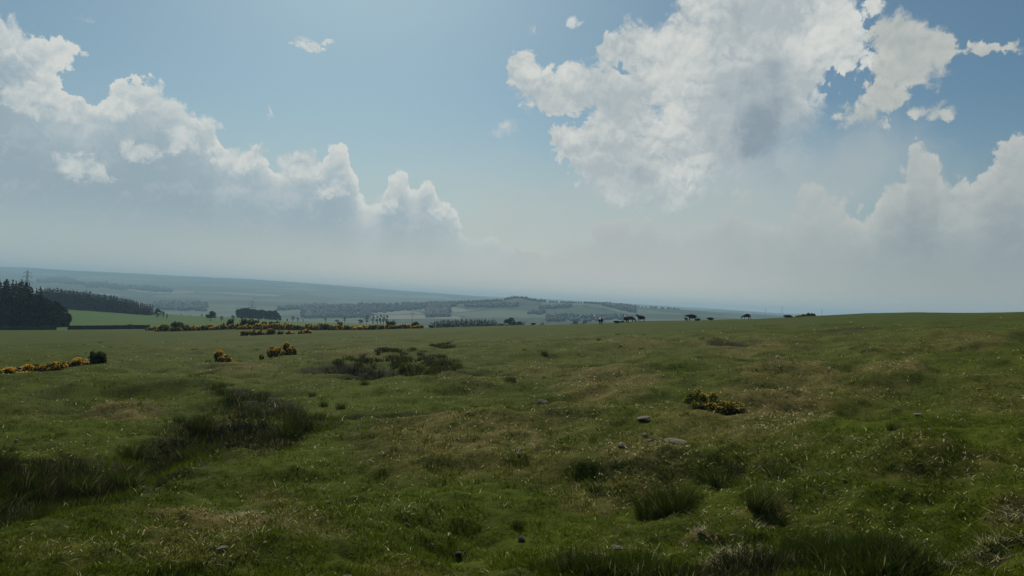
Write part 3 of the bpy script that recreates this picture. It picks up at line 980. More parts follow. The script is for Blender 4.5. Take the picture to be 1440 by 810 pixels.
def rush_bed(regions, n, h, old, label, name='rush_bed'):
    """one dense stand of rushes that reads as a single mass"""
    w = np.array([p[2] * p[3] for p in regions], float); w /= w.sum()
    nc = max(20, n // 60)
    k = rng.choice(len(regions), nc, p=w)
    cx, cy, q0 = [], [], []
    for i in range(nc):
        px, py, rx, ry = regions[k[i]]
        a = rng.uniform(0, 6.283); q = math.sqrt(rng.random())
        x, y = hit(px + math.cos(a) * q * rx, py + math.sin(a) * q * ry)
        cx.append(x); cy.append(y); q0.append(q)
    cx, cy, q0 = map(np.array, (cx, cy, q0))
    j = rng.integers(0, nc, n)
    sp = rng.uniform(0.08, 0.22, nc)
    x = cx[j] + rng.normal(0, 1, n) * sp[j]; y = cy[j] + rng.normal(0, 1, n) * sp[j]
    hh = h * (1.05 - 0.5 * q0[j] ** 2) * rng.uniform(0.6, 1.15, nc)[j] * rng.uniform(0.4, 1.1, n)
    ang = np.where(rng.random(n) < 0.6, np.arctan2(y - cy[j], x - cx[j]), rng.uniform(0, 6.283, n))
    V, F, m = blades(np.stack([x, y, ground_z(x, y) - 0.05], -1), hh, ang, rng.uniform(0.05, 0.9, n), rng.uniform(0.008, 0.014, n) * np.maximum(1, y / 22), 3, curl=1.8)
    isold = (rng.random(nc) < old)[j]
    t = rng.uniform(0, 0.70, n); t[rng.random(n) < 0.03 + 0.08 * isold] = 1.0
    F = F.reshape(-1, 3); fo = np.repeat(isold, len(F) // n)
    me = mesh_np(name, V, F.ravel(), 3)
    attr(me, 'tint', np.repeat(t, m))
    me.materials.append(M_RUSH); me.materials.append(M_RUSHB)
    me.polygons.foreach_set('material_index', fo.astype(np.int32))
    tag(link(name, me), label, 'rushes', kind='stuff')
rush_bed([(20, 694, 60, 40), (90, 680, 60, 27), (-30, 724, 50, 36), (140, 672, 30, 14), (30, 725, 24, 16)], 20000, 0.40, 0.5, 'dark mass of rushes and dead stems filling the lower left ditch')
rush_bed([(228, 636, 36, 16), (270, 620, 50, 22), (330, 608, 54, 24), (390, 606, 48, 24), (420, 592, 36, 18), (345, 620, 60, 16)], 22000, 0.34, 0.7, 'brownish thicket of rushes along the sunken streak left of centre')
rush_bed([(345, 562, 34, 10), (315, 556, 24, 7), (390, 578, 40, 10), (440, 584, 40, 8)], 7000, 0.42, 0.4, 'low dark rushes above the brown thicket')
rush_bed([(505, 513, 32, 9), (545, 516, 44, 17), (590, 519, 46, 22), (625, 514, 24, 14), (600, 530, 34, 12)], 28000, 0.54, 0.6, 'dark dense rushes filling the round hollow in mid pasture')
rush_bed([(620, 488, 18, 4)], 2500, 0.55, 0.2, 'flat patch of rushes beyond the round hollow')
rush_bed([(1210, 780, 66, 30), (1150, 770, 46, 24), (1240, 806, 66, 16)], 11000, 0.32, 0.15, 'tall green rushes at the lower right edge of the slope')
rush_bed([(860, 802, 70, 14), (800, 788, 26, 14), (930, 808, 50, 10)], 8000, 0.30, 0.2, 'green rushes along the bottom edge below the pale wedge stone')
rush_bed([(1060, 792, 70, 18), (985, 800, 40, 12)], 5000, 0.28, 0.8, 'straw mixed rushes between the two green rush beds')
rush_mass([(20, 690, 70, 36), (90, 676, 60, 20), (150, 664, 40, 14)], 16, 0.85, 'dark rush tuft standing out of the lower left ditch', 'rush tufts in the lower left ditch', 0.45)
rush_mass([(220, 636, 40, 16), (270, 616, 46, 16), (330, 606, 50, 18), (390, 606, 44, 18)], 18, 0.8, 'brownish rush tuft standing out of the thicket left of centre', 'rush tufts along the sunken streak', 0.65)
rush_mass([(1210, 775, 60, 26), (1150, 765, 40, 22)], 9, 0.46, 'tall green rush tuft standing out of the lower right bed', 'rush tufts at the lower right', 0.12)
rush_mass([(860, 800, 70, 10), (800, 785, 26, 12)], 6, 0.5, 'green rush tuft at the bottom edge below the pale wedge stone', 'rush tufts at the bottom edge', 0.15)
SINGLES = [(918, 686, 1.0, 0, 'left half of the big green rush clump below the flat slab'), (948, 688, 1.25, 0, 'right half of the big green rush clump below the flat slab'), (930, 678, .9, 0, 'rear tuft of the big green rush clump below the flat slab'),
           (958, 680, .9, 0, 'rear right tuft of the big green rush clump below the flat slab'),
           (1012, 665, .95, 0, 'lone dark rush clump right of the big green one'), (1030, 655, .6, 1, 'small brown tuft behind the lone dark rush clump'), (1092, 664, .85, 0, 'dark rush clump with a small shadowed hollow on the grassy bank'),
           (1075, 702, .9, 0, 'wide dark rush clump beside a bare earth scrape'), (1062, 700, .7, 0, 'side tuft of the rush clump beside the earth scrape'), (718, 540, .8, 1, 'lone rush clump right of the round hollow'),
           (706, 513, .7, 1, 'low brown tuft up the slope from the lone rush clump'), (545, 580, 1.0, 0, 'square dark rush clump below the round hollow'), (556, 582, .8, 0, 'right side of the square rush clump below the round hollow'),
           (513, 543, .75, 0, 'round rush clump at the lower left lip of the round hollow'), (228, 679, .6, 0, 'small round dark tuft below the brown rush thicket'), (480, 570, .7, 0, 'dark tuft left of the square rush clump'), (455, 568, .7, 0, 'dark tuft at the right end of the sunken streak'),
           (440, 558, .6, 1, 'faded tuft above the right end of the sunken streak'), (765, 498, .9, 0, 'dark low tuft near the crest left of the cattle'), (823, 484, 1.0, 0, 'dark tuft on the crest slope below the cattle'), (842, 484, .8, 0, 'smaller tuft beside the one below the cattle'),
           (668, 566, .5, 1, 'small brown tuft in the open turf right of centre'), (12, 640, .7, 0, 'tuft alone at the left edge above the ditch'), (837, 665, .5, 0, 'low dark tuft left of the big green rush clump'), (730, 700, .4, 0, 'tiny dark tuft by a half buried stone'),
           (1255, 640, .5, 0, 'low tuft on the lush bank at the right')]
for px, py, s, old, lab in SINGLES:
    put_rush(OLD if old else RUSH, px, py, s * 0.76, lab)

# ---------------------------------------------------------------- gorse
def gorse_maker(seed, bloom, nleaf, nbloom, leaf=0.06, lobes=9):
    def make():
        g = np.random.default_rng(seed)
        root = empty('gorse_bush')
        ctr = np.stack([g.uniform(-0.75, 0.75, lobes), g.uniform(-0.6, 0.6, lobes), g.uniform(0.15, 0.62, lobes)], -1)
        rad = g.uniform(0.25, 0.45, lobes)
        def shell(n, lo, hi, zmin):
            k = g.integers(0, lobes, n)
            u = unit(g.normal(size=(n, 3)) + np.array([0, 0, zmin]))
            c = ctr[k] + u * (rad[k] * g.uniform(lo, hi, n))[:, None]
            c[:, 2] = np.abs(c[:, 2])
            return c, k, u
        c, k, u = shell(nleaf, 0.35, 1.0, 0.1)
        link('foliage', leaf_mesh('foliage', c, leaf, g.uniform(0, 1, nleaf), elong=2.2, axis=unit(u + g.normal(0, 0.5, u.shape)), g=g), M_GORSE, root)
        stems = []
        for i in range(6):
            a = g.uniform(0, 6.28)
            e = ctr[i % lobes]
            stems.append(([(0.1 * math.cos(a), 0.1 * math.sin(a), -0.05), tuple(e * np.array([0.5, 0.5, 0.45])), tuple(e)], [0.03, 0.022, 0.010]))
        link('stem', tubes_mesh('stem', stems), M_BARK, root)
        if nbloom:
            c, k, u = shell(int(nbloom * 2.6), 0.85, 1.14, 0.8)
            ok = (g.random(len(c)) < np.where(np.sin(k * 2.3 + seed) > 1 - 2 * bloom, 0.95, 0.06))
            c = c[ok]
            link('blossom', leaf_mesh('blossom', c, leaf * 0.62, g.uniform(0, 0.95, len(c)), up=1.0, elong=1.2, g=g), M_BLOOM, root)
        return root
    return make
GORSE_FAR = Stock([gorse_maker(i, (0.95, 0.8, 0.6, 0.3)[i], 520, 420, 0.075) for i in range(4)])
GORSE_MID = Stock([gorse_maker(10 + i, (0.95, 0.75)[i], 1100, 800, 0.055) for i in range(2)])
GREEN_SHRUB = Stock([gorse_maker(30 + i, 0, 700, 0, 0.085) for i in range(3)])
def put_gorse(stock, k, px, d, wpx, hpx, label, group=None, py=None, cat='gorse bush', name=None, dz=0.0):
    x, y = at_d(px, d) if py is None else hit(px, py)
    d = y
    w = wpx / FOC * d; h = hpx / FOC * d
    o = stock.put(k, (x, y, gz(x, y) - 0.03 + dz), random.uniform(-0.4, 0.4) + (math.pi if random.random() < .5 else 0), (w / 2.0, max(w / 2.0, h) * random.uniform(0.8, 1.0), h / 0.92), label, cat, group)
    if name:
        o.name = name
    return o
px = 222.0
HEDGE = 'gorse hedge along the far edge of the pasture'
while px < 594:
    w = random.uniform(9, 16)
    if not (572 < px < 576):
        k = 3 if px < 262 else random.choice((0, 0, 1, 1, 2))
        put_gorse(GORSE_FAR, k, px, 194 + random.uniform(-2.5, 2.5) + (4 if px > 560 else 0), w, random.uniform(5.5, 9.0) * (0.8 if px > 460 else 1), 'orange flowering gorse bush in the long hedge of gorse', HEDGE)
    px += w * 0.52
for px, w, h, k, lab in [(210, 7, 5, 0, 'small orange gorse bush at the end of the dark wall'), (218, 8, 6, 0, 'orange gorse bush beside the end of the dark wall')]:
    put_gorse(GORSE_FAR, k, px, 205, w, h, lab)
for px, py, w, h, k, lab in [(343, 473, 15, 7, 3, 'brownish gorse bush at the left end of the short front row'), (356, 472, 14, 9, 0, 'tall orange gorse bush second in the short front row'), (367, 472, 13, 8, 0, 'orange gorse bush third in the short front row'),
                             (381, 471.5, 13, 9, 1, 'orange gorse bush in the middle of the short front row'), (393, 470.5, 9, 6, 3, 'dark green gorse bush in the short front row'), (407, 470.5, 12, 6, 0, 'low orange gorse bush alone in the short front row'),
                             (424, 470, 11, 6, 0, 'orange gorse bush near the right end of the short front row'), (432, 470, 12, 8, 0, 'rounded gorse bush at the right end of the short front row')]:
    put_gorse(GORSE_FAR, k, px, None, w, h, lab, py=py)
put_gorse(GORSE_MID, 0, 309, None, 25, 18, 'upright yellow gorse bush alone in the pasture, dark at its foot', py=508.5)
put_gorse(GORSE_MID, 1, 389, None, 26, 14, 'duller half of the spreading gorse bush by the grassy hump', py=504)
put_gorse(GORSE_MID, 0, 404, None, 18, 16, 'bright yellow half of the spreading gorse bush by the grassy hump', py=503)
put_gorse(GORSE_MID, 1, 368, None, 7, 8, 'tiny straggly gorse sprout between two larger bushes', py=503)
for px, py, w, h, k, lab in [(2, 525, 36, 12, 0, 'yellow gorse bush cut by the left edge'), (22, 529, 36, 12, 0, 'low front gorse bush in the left clump'), (38, 526, 36, 14, 0, 'bright middle gorse bush in the left clump'),
                             (60, 525, 32, 13, 1, 'patchy green and yellow gorse bush in the left clump'), (78, 524, 36, 13, 1, 'dark centred gorse bush in the left clump'), (98, 522, 32, 12, 0, 'gorse bush with yellow top right of the dark centred one'),
                             (116, 520, 30, 10, 0, 'low yellow gorse bush next to the green shrub')]:
    put_gorse(GORSE_MID, k, px, None, w, h, lab, py=py)
put_gorse(GREEN_SHRUB, 0, 137, None, 26, 17, 'dark green shrub at the right end of the left gorse clump', py=520, cat='shrub', name='green_shrub')
near_gorse = gorse_maker(51, 0.5, 3400, 620, 0.022, 14)()
x, y = hit(1003, 577)
near_gorse.location = (x, y, gz(x, y) - 0.04); near_gorse.scale = (0.95, 0.7, 0.5)
tag(near_gorse, 'low sparse gorse bush with yellow flowers on the dry bank', 'gorse bush')
near_gorse2 = gorse_maker(52, 0.7, 2000, 420, 0.022, 8)()
x, y = hit(983, 574)
near_gorse2.location = (x, y, gz(x, y) - 0.04); near_gorse2.scale = (0.5, 0.5, 0.62)
tag(near_gorse2, 'yellowest left shoot of the gorse on the dry bank', 'gorse bush')
for px, w, h, k, lab in [(1123, 9, 3.5, 0, 'orange gorse bush on the skyline right of the cattle'), (1130, 9, 4, 1, 'middle gorse bush on the skyline right of the cattle'), (1137, 11, 5, 2, 'pale topped gorse bush on the skyline'), (1144, 7, 4, 3, 'last small gorse bush on the skyline')]:
    put_gorse(GORSE_FAR, k, px, 188, w, h, lab)
for px, d, w, h, lab in [(233, 198, 13, 10, 'dark round shrub left of the gorse hedge'), (250, 200, 18, 13, 'broad green shrub behind the gorse hedge'), (262, 200, 10, 9, 'small green shrub behind the gorse hedge'),
                         (322, 201, 11, 15, 'dark upright shrub rising from the gorse hedge'), (350, 203, 22, 15, 'big dark shrub in the middle of the gorse hedge'), (362, 203, 14, 12, 'green shrub beside the big dark one in the hedge'), (371, 201, 9, 12, 'narrow dark shrub in the gorse hedge'),
                         (386, 203, 16, 12, 'olive shrub behind the orange gorse'), (476, 203, 10, 11, 'dark shrub above the middle of the gorse hedge'), (550, 203, 18, 12, 'domed green shrub near the right end of the hedge'), (584, 204, 10, 10, 'dark shrub closing the right end of the gorse hedge'),
                         (183, 236, 13, 8, 'dark bush growing over the stone wall')]:
    put_gorse(GREEN_SHRUB, random.randrange(3), px, d, w, h * 0.85, lab, cat='shrub', name='green_shrub')

# ---------------------------------------------------------------- trees
def conifer_maker(seed, h=15.0, w=2.6, levels=15, skirt=0.04, name='conifer_tree'):
    def make():
        g = np.random.default_rng(seed)
        root = empty(name)
        link('trunk', tubes_mesh('trunk', [([(0, 0, -0.3), (g.normal(0, .1), g.normal(0, .1), h * .5), (0, 0, h * 0.97)], [0.24, 0.15, 0.03])]), M_BARK, root)
        C, U, S = [], [], []
        for i in range(levels):
            t = skirt + (1 - skirt) * (i + g.uniform(-.2, .2)) / levels
            z = h * t
            rr = w * (1 - max(t, 0)) ** 0.75 * g.uniform(0.75, 1.15) + 0.12
            nb = max(4, int(10 * (1 - t) + 4))
            for b in range(nb):
                a = 6.283 * (b + g.uniform(-.3, .3)) / nb + i
                L = rr * g.uniform(0.65, 1.15)
                for q in (0.3, 0.6, 0.88):
                    C.append((math.cos(a) * L * q, math.sin(a) * L * q, z - L * q * 0.35 + g.normal(0, .12)))
                    U.append((math.cos(a), math.sin(a), -0.35)); S.append(0.20 + 0.16 * rr / w)
        for q in range(5):
            C.append((g.normal(0, .05), g.normal(0, .05), h * (0.93 + 0.018 * q))); U.append((0, 0, 1)); S.append(0.16)
        C = np.array(C); U = unit(np.array(U)); S = np.array(S)
        link('crown', leaf_mesh('crown', C, S, g.uniform(0, 1, len(C)), elong=1.9, axis=U, up=1.2, g=g), M_CONIFER, root)
        return root
    return make
CONIFER = Stock([conifer_maker(60 + i, 15, (2.5, 2.9, 2.2, 2.7)[i]) for i in range(4)])

def broad_maker(seed, h=10.0, w=4.5, n=1500, leaf=0.33, mat=None, trunk=0.28, low=0.25, name='broadleaf_tree', lobes=14, tall=1.0):
    def make():
        g = np.random.default_rng(seed)
        root = empty(name)
        ctr, rad = [], []
        for i in range(lobes):
            a = g.uniform(0, 6.283); q = math.sqrt(g.random()) * w * 0.62
            z = h * (low + (0.93 - low) * g.random())
            f = max(0.25, 1 - ((z / h - 0.55) / 0.5) ** 2)
            ctr.append((math.cos(a) * q * f, math.sin(a) * q * f, z)); rad.append(w * g.uniform(0.26, 0.45) * (0.6 + 0.5 * f))
        ctr = np.array(ctr); rad = np.array(rad)
        k = g.integers(0, lobes, n)
        u = unit(g.normal(size=(n, 3)))
        C = ctr[k] + u * (rad[k] * g.random(n) ** 0.4)[:, None] * np.array([1, 1, 0.85 * tall])
        C[:, 2] = np.maximum(C[:, 2], h * low * 0.35)
        link('crown', leaf_mesh('crown', C, leaf, g.uniform(0, 1, n), g=g), mat or M_BROAD, root)
        tb = [([(0, 0, -0.3), (g.normal(0, .12), g.normal(0, .12), h * 0.3), (g.normal(0, .2), g.normal(0, .2), h * 0.8)], [trunk, trunk * 0.75, trunk * 0.2])]
        for i in range(7):
            e = ctr[i % lobes]
            tb.append(([(0, 0, h * g.uniform(0.2, 0.45)), tuple(e * np.array([0.5, 0.5, 0.8])), tuple(e)], [trunk * 0.42, trunk * 0.28, trunk * 0.1]))
        link('trunk', tubes_mesh('trunk', tb), M_BARK, root)
        return root
    return make
BROAD = Stock([broad_maker(80 + i, low=(0.12, 0.2, 0.3)[i]) for i in range(3)])
DENSE = Stock([broad_maker(90 + i, 10, 5.0, 2200, 0.36, low=0.05, mat=M_CONIFER) for i in range(3)])
SPARSE = Stock([broad_maker(100 + i, 10, 3.6, 420, 0.20, mat=M_TWIG, low=0.3) for i in range(3)])
SLIM = Stock([broad_maker(110 + i, 10, 1.5, 380, 0.20, mat=M_TWIG, low=0.12, lobes=12, trunk=0.2) for i in range(2)])

def put_tree(stock, k, px, d, top, label, group=None, wide=None, h0=10.0, cat='tree', sink=0.0, name=None):
    """tree standing at distance d whose top reaches frame row top"""
    x, y = at_d(px, d, top)
    z = gz(x, y) - sink
    zt = EYE + slope(px, top) * d
    s = max(0.08, (zt - z) / h0)
    ws = s if wide is None else s * wide
    o = stock.put(k, (x, y, z), random.uniform(0, 6.28), (ws, ws, s), label, cat, group)
    if name:
        o.name = name
    return o

# conifer plantation on the left edge, tall back rows
topA = [(-90, 385), (-40, 390), (0, 393), (40, 397), (46, 405), (62, 407), (70, 415)]
for i in range(92):
    d = random.uniform(285, 350)
    px = random.uniform(-75, 60)
    t = np.interp(px, [p[0] for p in topA], [p[1] for p in topA]) + random.choice((0, 1, 3, 6, 9, 14)) * random.uniform(0.3, 1) - (2.5 if random.random() < 0.12 else 0)
    put_tree(CONIFER, random.randrange(4), px, d, t, 'dark conifer standing in the plantation at the left edge', 'conifers of the left plantation', h0=15.0, wide=random.uniform(0.95, 1.3))
topF = [(-90, 412), (0, 412), (30, 414), (58, 419), (75, 425), (88, 433), (95, 444), (99, 454)]
for i in range(58):
    px = -80 + 175 * (i + random.uniform(-.4, .4)) / 57
    d = random.uniform(268, 282)
    t = np.interp(px, [p[0] for p in topF], [p[1] for p in topF]) + random.uniform(-1.0, 5)
    put_tree(DENSE, random.randrange(3), px, d, t, 'dark bushy tree in the dense front edge of the left plantation', 'bushy trees along the plantation edge', wide=random.uniform(0.9, 1.2), cat='tree', name='edge_tree')
# shelter belt on the slope behind it
topB = [(56, 407), (66, 405), (100, 407), (150, 414), (185, 421), (205, 427), (213, 427)]
for i in range(104):
    px = 57 + 157 * (i + random.uniform(-.5, .5)) / 103
    d = (556, 574)[i % 2] + random.uniform(-4, 4)
    t = np.interp(px, [p[0] for p in topB], [p[1] for p in topB]) + random.uniform(-0.4, 1.6) - (1.6 if random.random() < 0.05 else 0)
    put_tree(CONIFER, random.randrange(4), px, d, t, 'dark conifer in the long belt sloping down the hillside', 'conifers of the hillside belt', h0=15.0, wide=random.uniform(1.15, 1.6))
# spruce row beyond the crest
for i in range(58):
    px = 604 + 94 * (i + random.uniform(-.45, .45)) / 57
    d = (425, 436)[i % 2] + random.uniform(-3, 3)
    t = np.interp(px, [600, 606, 612, 622, 650, 700], [455, 454, 451.5, 450, 449, 450]) + random.uniform(-1.2, 2.4)
    put_tree(CONIFER, random.randrange(4), px, d, t, 'spiky young conifer in the row beyond the crest', 'conifers in the row beyond the crest', h0=15.0, wide=random.uniform(1.0, 1.4))
for px, d, top, st, k, wd, lab in [
        (297, 470, 435.5, BROAD, 2, 1.15, 'round headed tree alone on the green slope left of centre'), (222, 520, 434, BROAD, 0, .9, 'dark tree beside the lower end of the conifer belt'), (230, 500, 437, SPARSE, 0, 1.0, 'thin tree below the end of the conifer belt'),
        (235, 480, 440, SLIM, 0, 1.3, 'narrow dark tree on the green slope'), (226, 540, 436, SPARSE, 1, 1.2, 'grey tree next to the conifer belt end'), (255, 600, 441, SPARSE, 2, 1.2, 'small tree on the rim of the green slope'), (268, 600, 442, SPARSE, 0, 1.2, 'second small tree on the rim of the green slope'),
        (284, 610, 442, BROAD, 1, 1.1, 'low bushy tree on the rim of the green slope'), (312, 460, 444, SPARSE, 1, 1.4, 'grey scrubby tree right of the round headed tree'), (328, 440, 443, SPARSE, 2, 1.3, 'pale bare tree left of the wooded knoll'),
        (340, 430, 444, SPARSE, 0, 1.3, 'bare tree in front of the wooded knoll'), (352, 430, 443, SPARSE, 1, 1.4, 'wide bare tree below the wooded knoll'), (364, 430, 445, SPARSE, 2, 1.3, 'bare tree below the right of the wooded knoll'),
        (412, 610, 444, SPARSE, 0, 1.2, 'small round tree past the wooded knoll'), (419, 610, 446, SPARSE, 1, 1.2, 'smaller tree past the wooded knoll'), (404, 600, 448, BROAD, 1, 1.0, 'bush at the foot of the wooded knoll'), (427, 620, 449, SPARSE, 2, 1.0, 'low scrub tree along the field rim'),
        (458, 680, 446.5, SPARSE, 0, 1.0, 'faint tree at the rim of the far green field'), (474, 680, 449, BROAD, 2, 1.6, 'flat dark bush at the rim of the far green field'), (485, 680, 446, SPARSE, 1, 1.2, 'leaning faint tree at the rim of the far green field'),
        (507, 680, 449.5, BROAD, 0, 1.9, 'low dark thicket left of the tall slender trees'), (516, 690, 444.5, SPARSE, 2, 1.3, 'rounded bare tree left of the tall slender trees'),
        (525, 690, 439.5, SLIM, 0, .95, 'tallest slender bare tree of the row at the field end'), (531, 690, 442, SLIM, 1, 1.1, 'shorter slender tree second in the row'), (536, 695, 440, SLIM, 1, 1.15, 'broad slender tree in the middle of the row'),
        (540, 690, 441, SLIM, 0, 1.1, 'slender tree right of the middle of the row'), (545, 690, 441, SLIM, 1, 1.2, 'slender tree closing the row on the right'), (553, 690, 449, SPARSE, 0, 1.0, 'low tree right of the slender row'),
        (712, 430, 450, BROAD, 1, 1.0, 'dark broad tree at the left of the rounded copse'), (718, 428, 447.8, BROAD, 0, 1.0, 'tallest broad tree of the rounded copse'), (725, 432, 449.5, BROAD, 2, 1.0, 'dark broad tree right of the copse centre'),
        (730, 430, 452.5, BROAD, 1, 1.0, 'lower tree on the right flank of the copse'), (706, 428, 452.5, BROAD, 2, 1.0, 'lower tree on the left flank of the copse'), (736, 440, 453, SPARSE, 0, .9, 'wispy tree right of the copse'),
        (700, 420, 455, SPARSE, 1, 1.3, 'pale scrub below the spruce row'), (692, 420, 455.5, SPARSE, 2, 1.3, 'second pale scrub below the spruce row'), (764, 600, 452.5, SPARSE, 0, 1.3, 'dim bush beyond the crest'), (822, 900, 450, BROAD, 1, 1.1, 'dim tree by the white farmhouses'),
        (808, 900, 449, BROAD, 2, 1.1, 'dim tree left of the white farmhouses')]:
    put_tree(st, k, px, d, top, lab, wide=wd)
topK = [(333, 438), (338, 434), (346, 433), (356, 434), (366, 436), (378, 437), (385, 436), (390, 440), (396, 446)]
for i in range(22):
    px = 335 + 60 * (i + random.uniform(-.4, .4)) / 21
    d = random.uniform(655, 690)
    t = np.interp(px, [p[0] for p in topK], [p[1] for p in topK]) + random.uniform(-0.8, 1.8)
    put_tree(DENSE, random.randrange(3), px, d, t, 'dark tree in the wood crowning the green knoll', 'trees of the wooded knoll', wide=random.uniform(0.8, 1.1), name='knoll_tree')

# ---------------------------------------------------------------- far woods, each one a mass
def icos():
    bm = bmesh.new(); bmesh.ops.create_icosphere(bm, subdivisions=1, radius=1.0)
    v = np.array([p.co[:] for p in bm.verts]); f = np.array([[q.index for q in p.verts] for p in bm.faces]); bm.free()
    return v, f
ICV, ICF = icos()
def far_wood(lab, regions, h=9.0):
    Vs, Fs, Ts = [], [], []; off = 0
    for (pts, n, dmin, dmax) in regions:
        for i in range(int(n * 1.7)):
            a = random.random() * (len(pts) - 1); k = int(a); f = a - k
            px = pts[k][0] * (1 - f) + pts[k + 1][0] * f + random.uniform(-2, 2)
            lo = pts[k][1] * (1 - f) + pts[k + 1][1] * f; hi = pts[k][2] * (1 - f) + pts[k + 1][2] * f
            x, y = hit(px, random.uniform(lo, hi), dmin, dmax)
            hh = h * random.uniform(0.45, 1.05)
            jit = 1 + rng.normal(0, 0.28, (len(ICV), 1))
            v = ICV * jit * np.array([hh * 0.5, hh * 0.5, hh * 0.55]) + np.array([x, y, gz(x, y) + hh * 0.42])
            Vs.append(v); Fs.append(ICF.ravel() + off); off += len(v); Ts.append(np.full(len(v), random.random()))
    me = mesh_np('far_wood', np.concatenate(Vs), np.concatenate(Fs), 3)
    attr(me, 'tint', np.concatenate(Ts))
    o = link('far_wood', me, M_FARWOOD)
    tag(o, lab, 'wood', kind='stuff')
M_FARWOOD = leaf_material('far_tree_crowns', (0.016, 0.030, 0.022), (0.030, 0.044, 0.028), 0.0)
# (px, upper row, lower row) along each wood
far_wood('wood capping the round knoll on the middle ridge', [([(710, 421, 423), (720, 419.5, 422), (738, 420, 423), (742, 422, 424)], 90, 1900, 2300), ([(742, 422, 424), (765, 423.5, 426)], 50, 1900, 2300)], 9)
far_wood('dark square wood on the middle ridge above the spruce row', [([(600, 434, 447), (615, 433, 447), (632, 434, 447)], 330, 1500, 2200)], 9)
far_wood('long dark wood on the near side of the middle ridge', [([(425, 434, 440), (460, 432, 441), (500, 430, 440), (540, 430, 441), (600, 429, 436), (640, 428, 433)], 900, 1500, 2250)], 9)
far_wood('wood along the ridge line left of the knoll', [([(600, 428.5, 431), (640, 427, 430), (670, 425, 427.5), (705, 424, 426)], 220, 1700, 2250)], 8)
far_wood('flat patch of wood under the ridge left of the knoll', [([(655, 431, 434), (690, 429.5, 435), (728, 431, 434)], 190, 1500, 2200)], 8)
far_wood('lens shaped wood on the slope right of the knoll', [([(760, 434, 435.5), (780, 431, 435), (803, 430, 432.5)], 130, 1500, 2200)], 8)
far_wood('small wood low on the slope under the knoll', [([(744, 440, 443), (765, 440, 444)], 60, 1300, 2200)], 8)
far_wood('wood running down the right of the middle ridge', [([(848, 427, 430), (870, 429, 435), (892, 431, 442)], 200, 1500, 2250)], 8)
far_wood('hedges and trees on the right hand skyline of the ridge', [([(770, 423.6, 424.4), (830, 424, 424.8), (834, 423, 424.5), (846, 424, 425), (860, 425, 426), (900, 430, 431), (960, 434, 435.2)], 110, 1700, 2350)], 6)
far_wood('trees strung along the valley floor behind the crest', [([(768, 446, 453), (800, 443, 452), (830, 446, 453), (860, 444, 450), (890, 446, 450)], 130, 1100, 2000)], 7)
far_wood('dark wood on the far hill behind the pylon', [([(52, 394, 399), (75, 392.5, 398), (95, 393, 400), (118, 399, 402)], 200, 2500, 4500)], 14)
far_wood('wood on the far hill right of the pylon', [([(120, 400, 405), (148, 398, 406), (175, 405, 409)], 150, 2500, 4500)], 14)
far_wood('broad wood across the foot of the far hill', [([(218, 426, 434), (250, 427, 437), (290, 428, 438)], 260, 1700, 3200)], 11)
far_wood('long thin wood across the far hill', [([(180, 404, 408), (215, 405, 411), (240, 409, 412)], 130, 2500, 4600)], 14)
far_wood('wood in the valley right of the wooded knoll', [([(392, 434, 437), (430, 432, 436), (460, 431, 436)], 200, 1600, 2600)], 10)
far_wood('lower valley wood right of the wooded knoll', [([(425, 440, 446), (440, 440, 447), (470, 441, 446), (520, 440, 447)], 230, 1200, 2000)], 8)
# ---------------------------------------------------------------- stones
def stone_maker(seed, flat, mat):
    def make():
        bm = bmesh.new()
        bmesh.ops.create_icosphere(bm, subdivisions=3, radius=0.5)
        g = random.Random(seed)
        off = Vector((g.uniform(0, 50), g.uniform(0, 50), g.uniform(0, 50)))
        from mathutils import noise as mn
        planes = [(Vector((g.gauss(0, 1), g.gauss(0, 1), g.gauss(0, 1))).normalized(), g.uniform(0.28, 0.42)) for _ in range(9)]
        for v in bm.verts:
            for n, k in planes:
                q = v.co.dot(n)
                if q > k:
                    v.co -= n * (q - k) * 0.92
            v.co += v.co.normalized() * 0.05 * mn.fractal(v.co * 3.2 + off, 1.0, 2.0, 4)
            v.co.z *= flat
        me = bpy.data.meshes.new('stone'); bm.to_mesh(me); bm.free()
        return link('stone', me, mat)
    return make
STONE = Stock([stone_maker(i, (0.42, 0.55, 0.3)[i], M_STONE) for i in range(3)])
STONE_D = Stock([stone_maker(7, 0.5, M_STONE_D)])
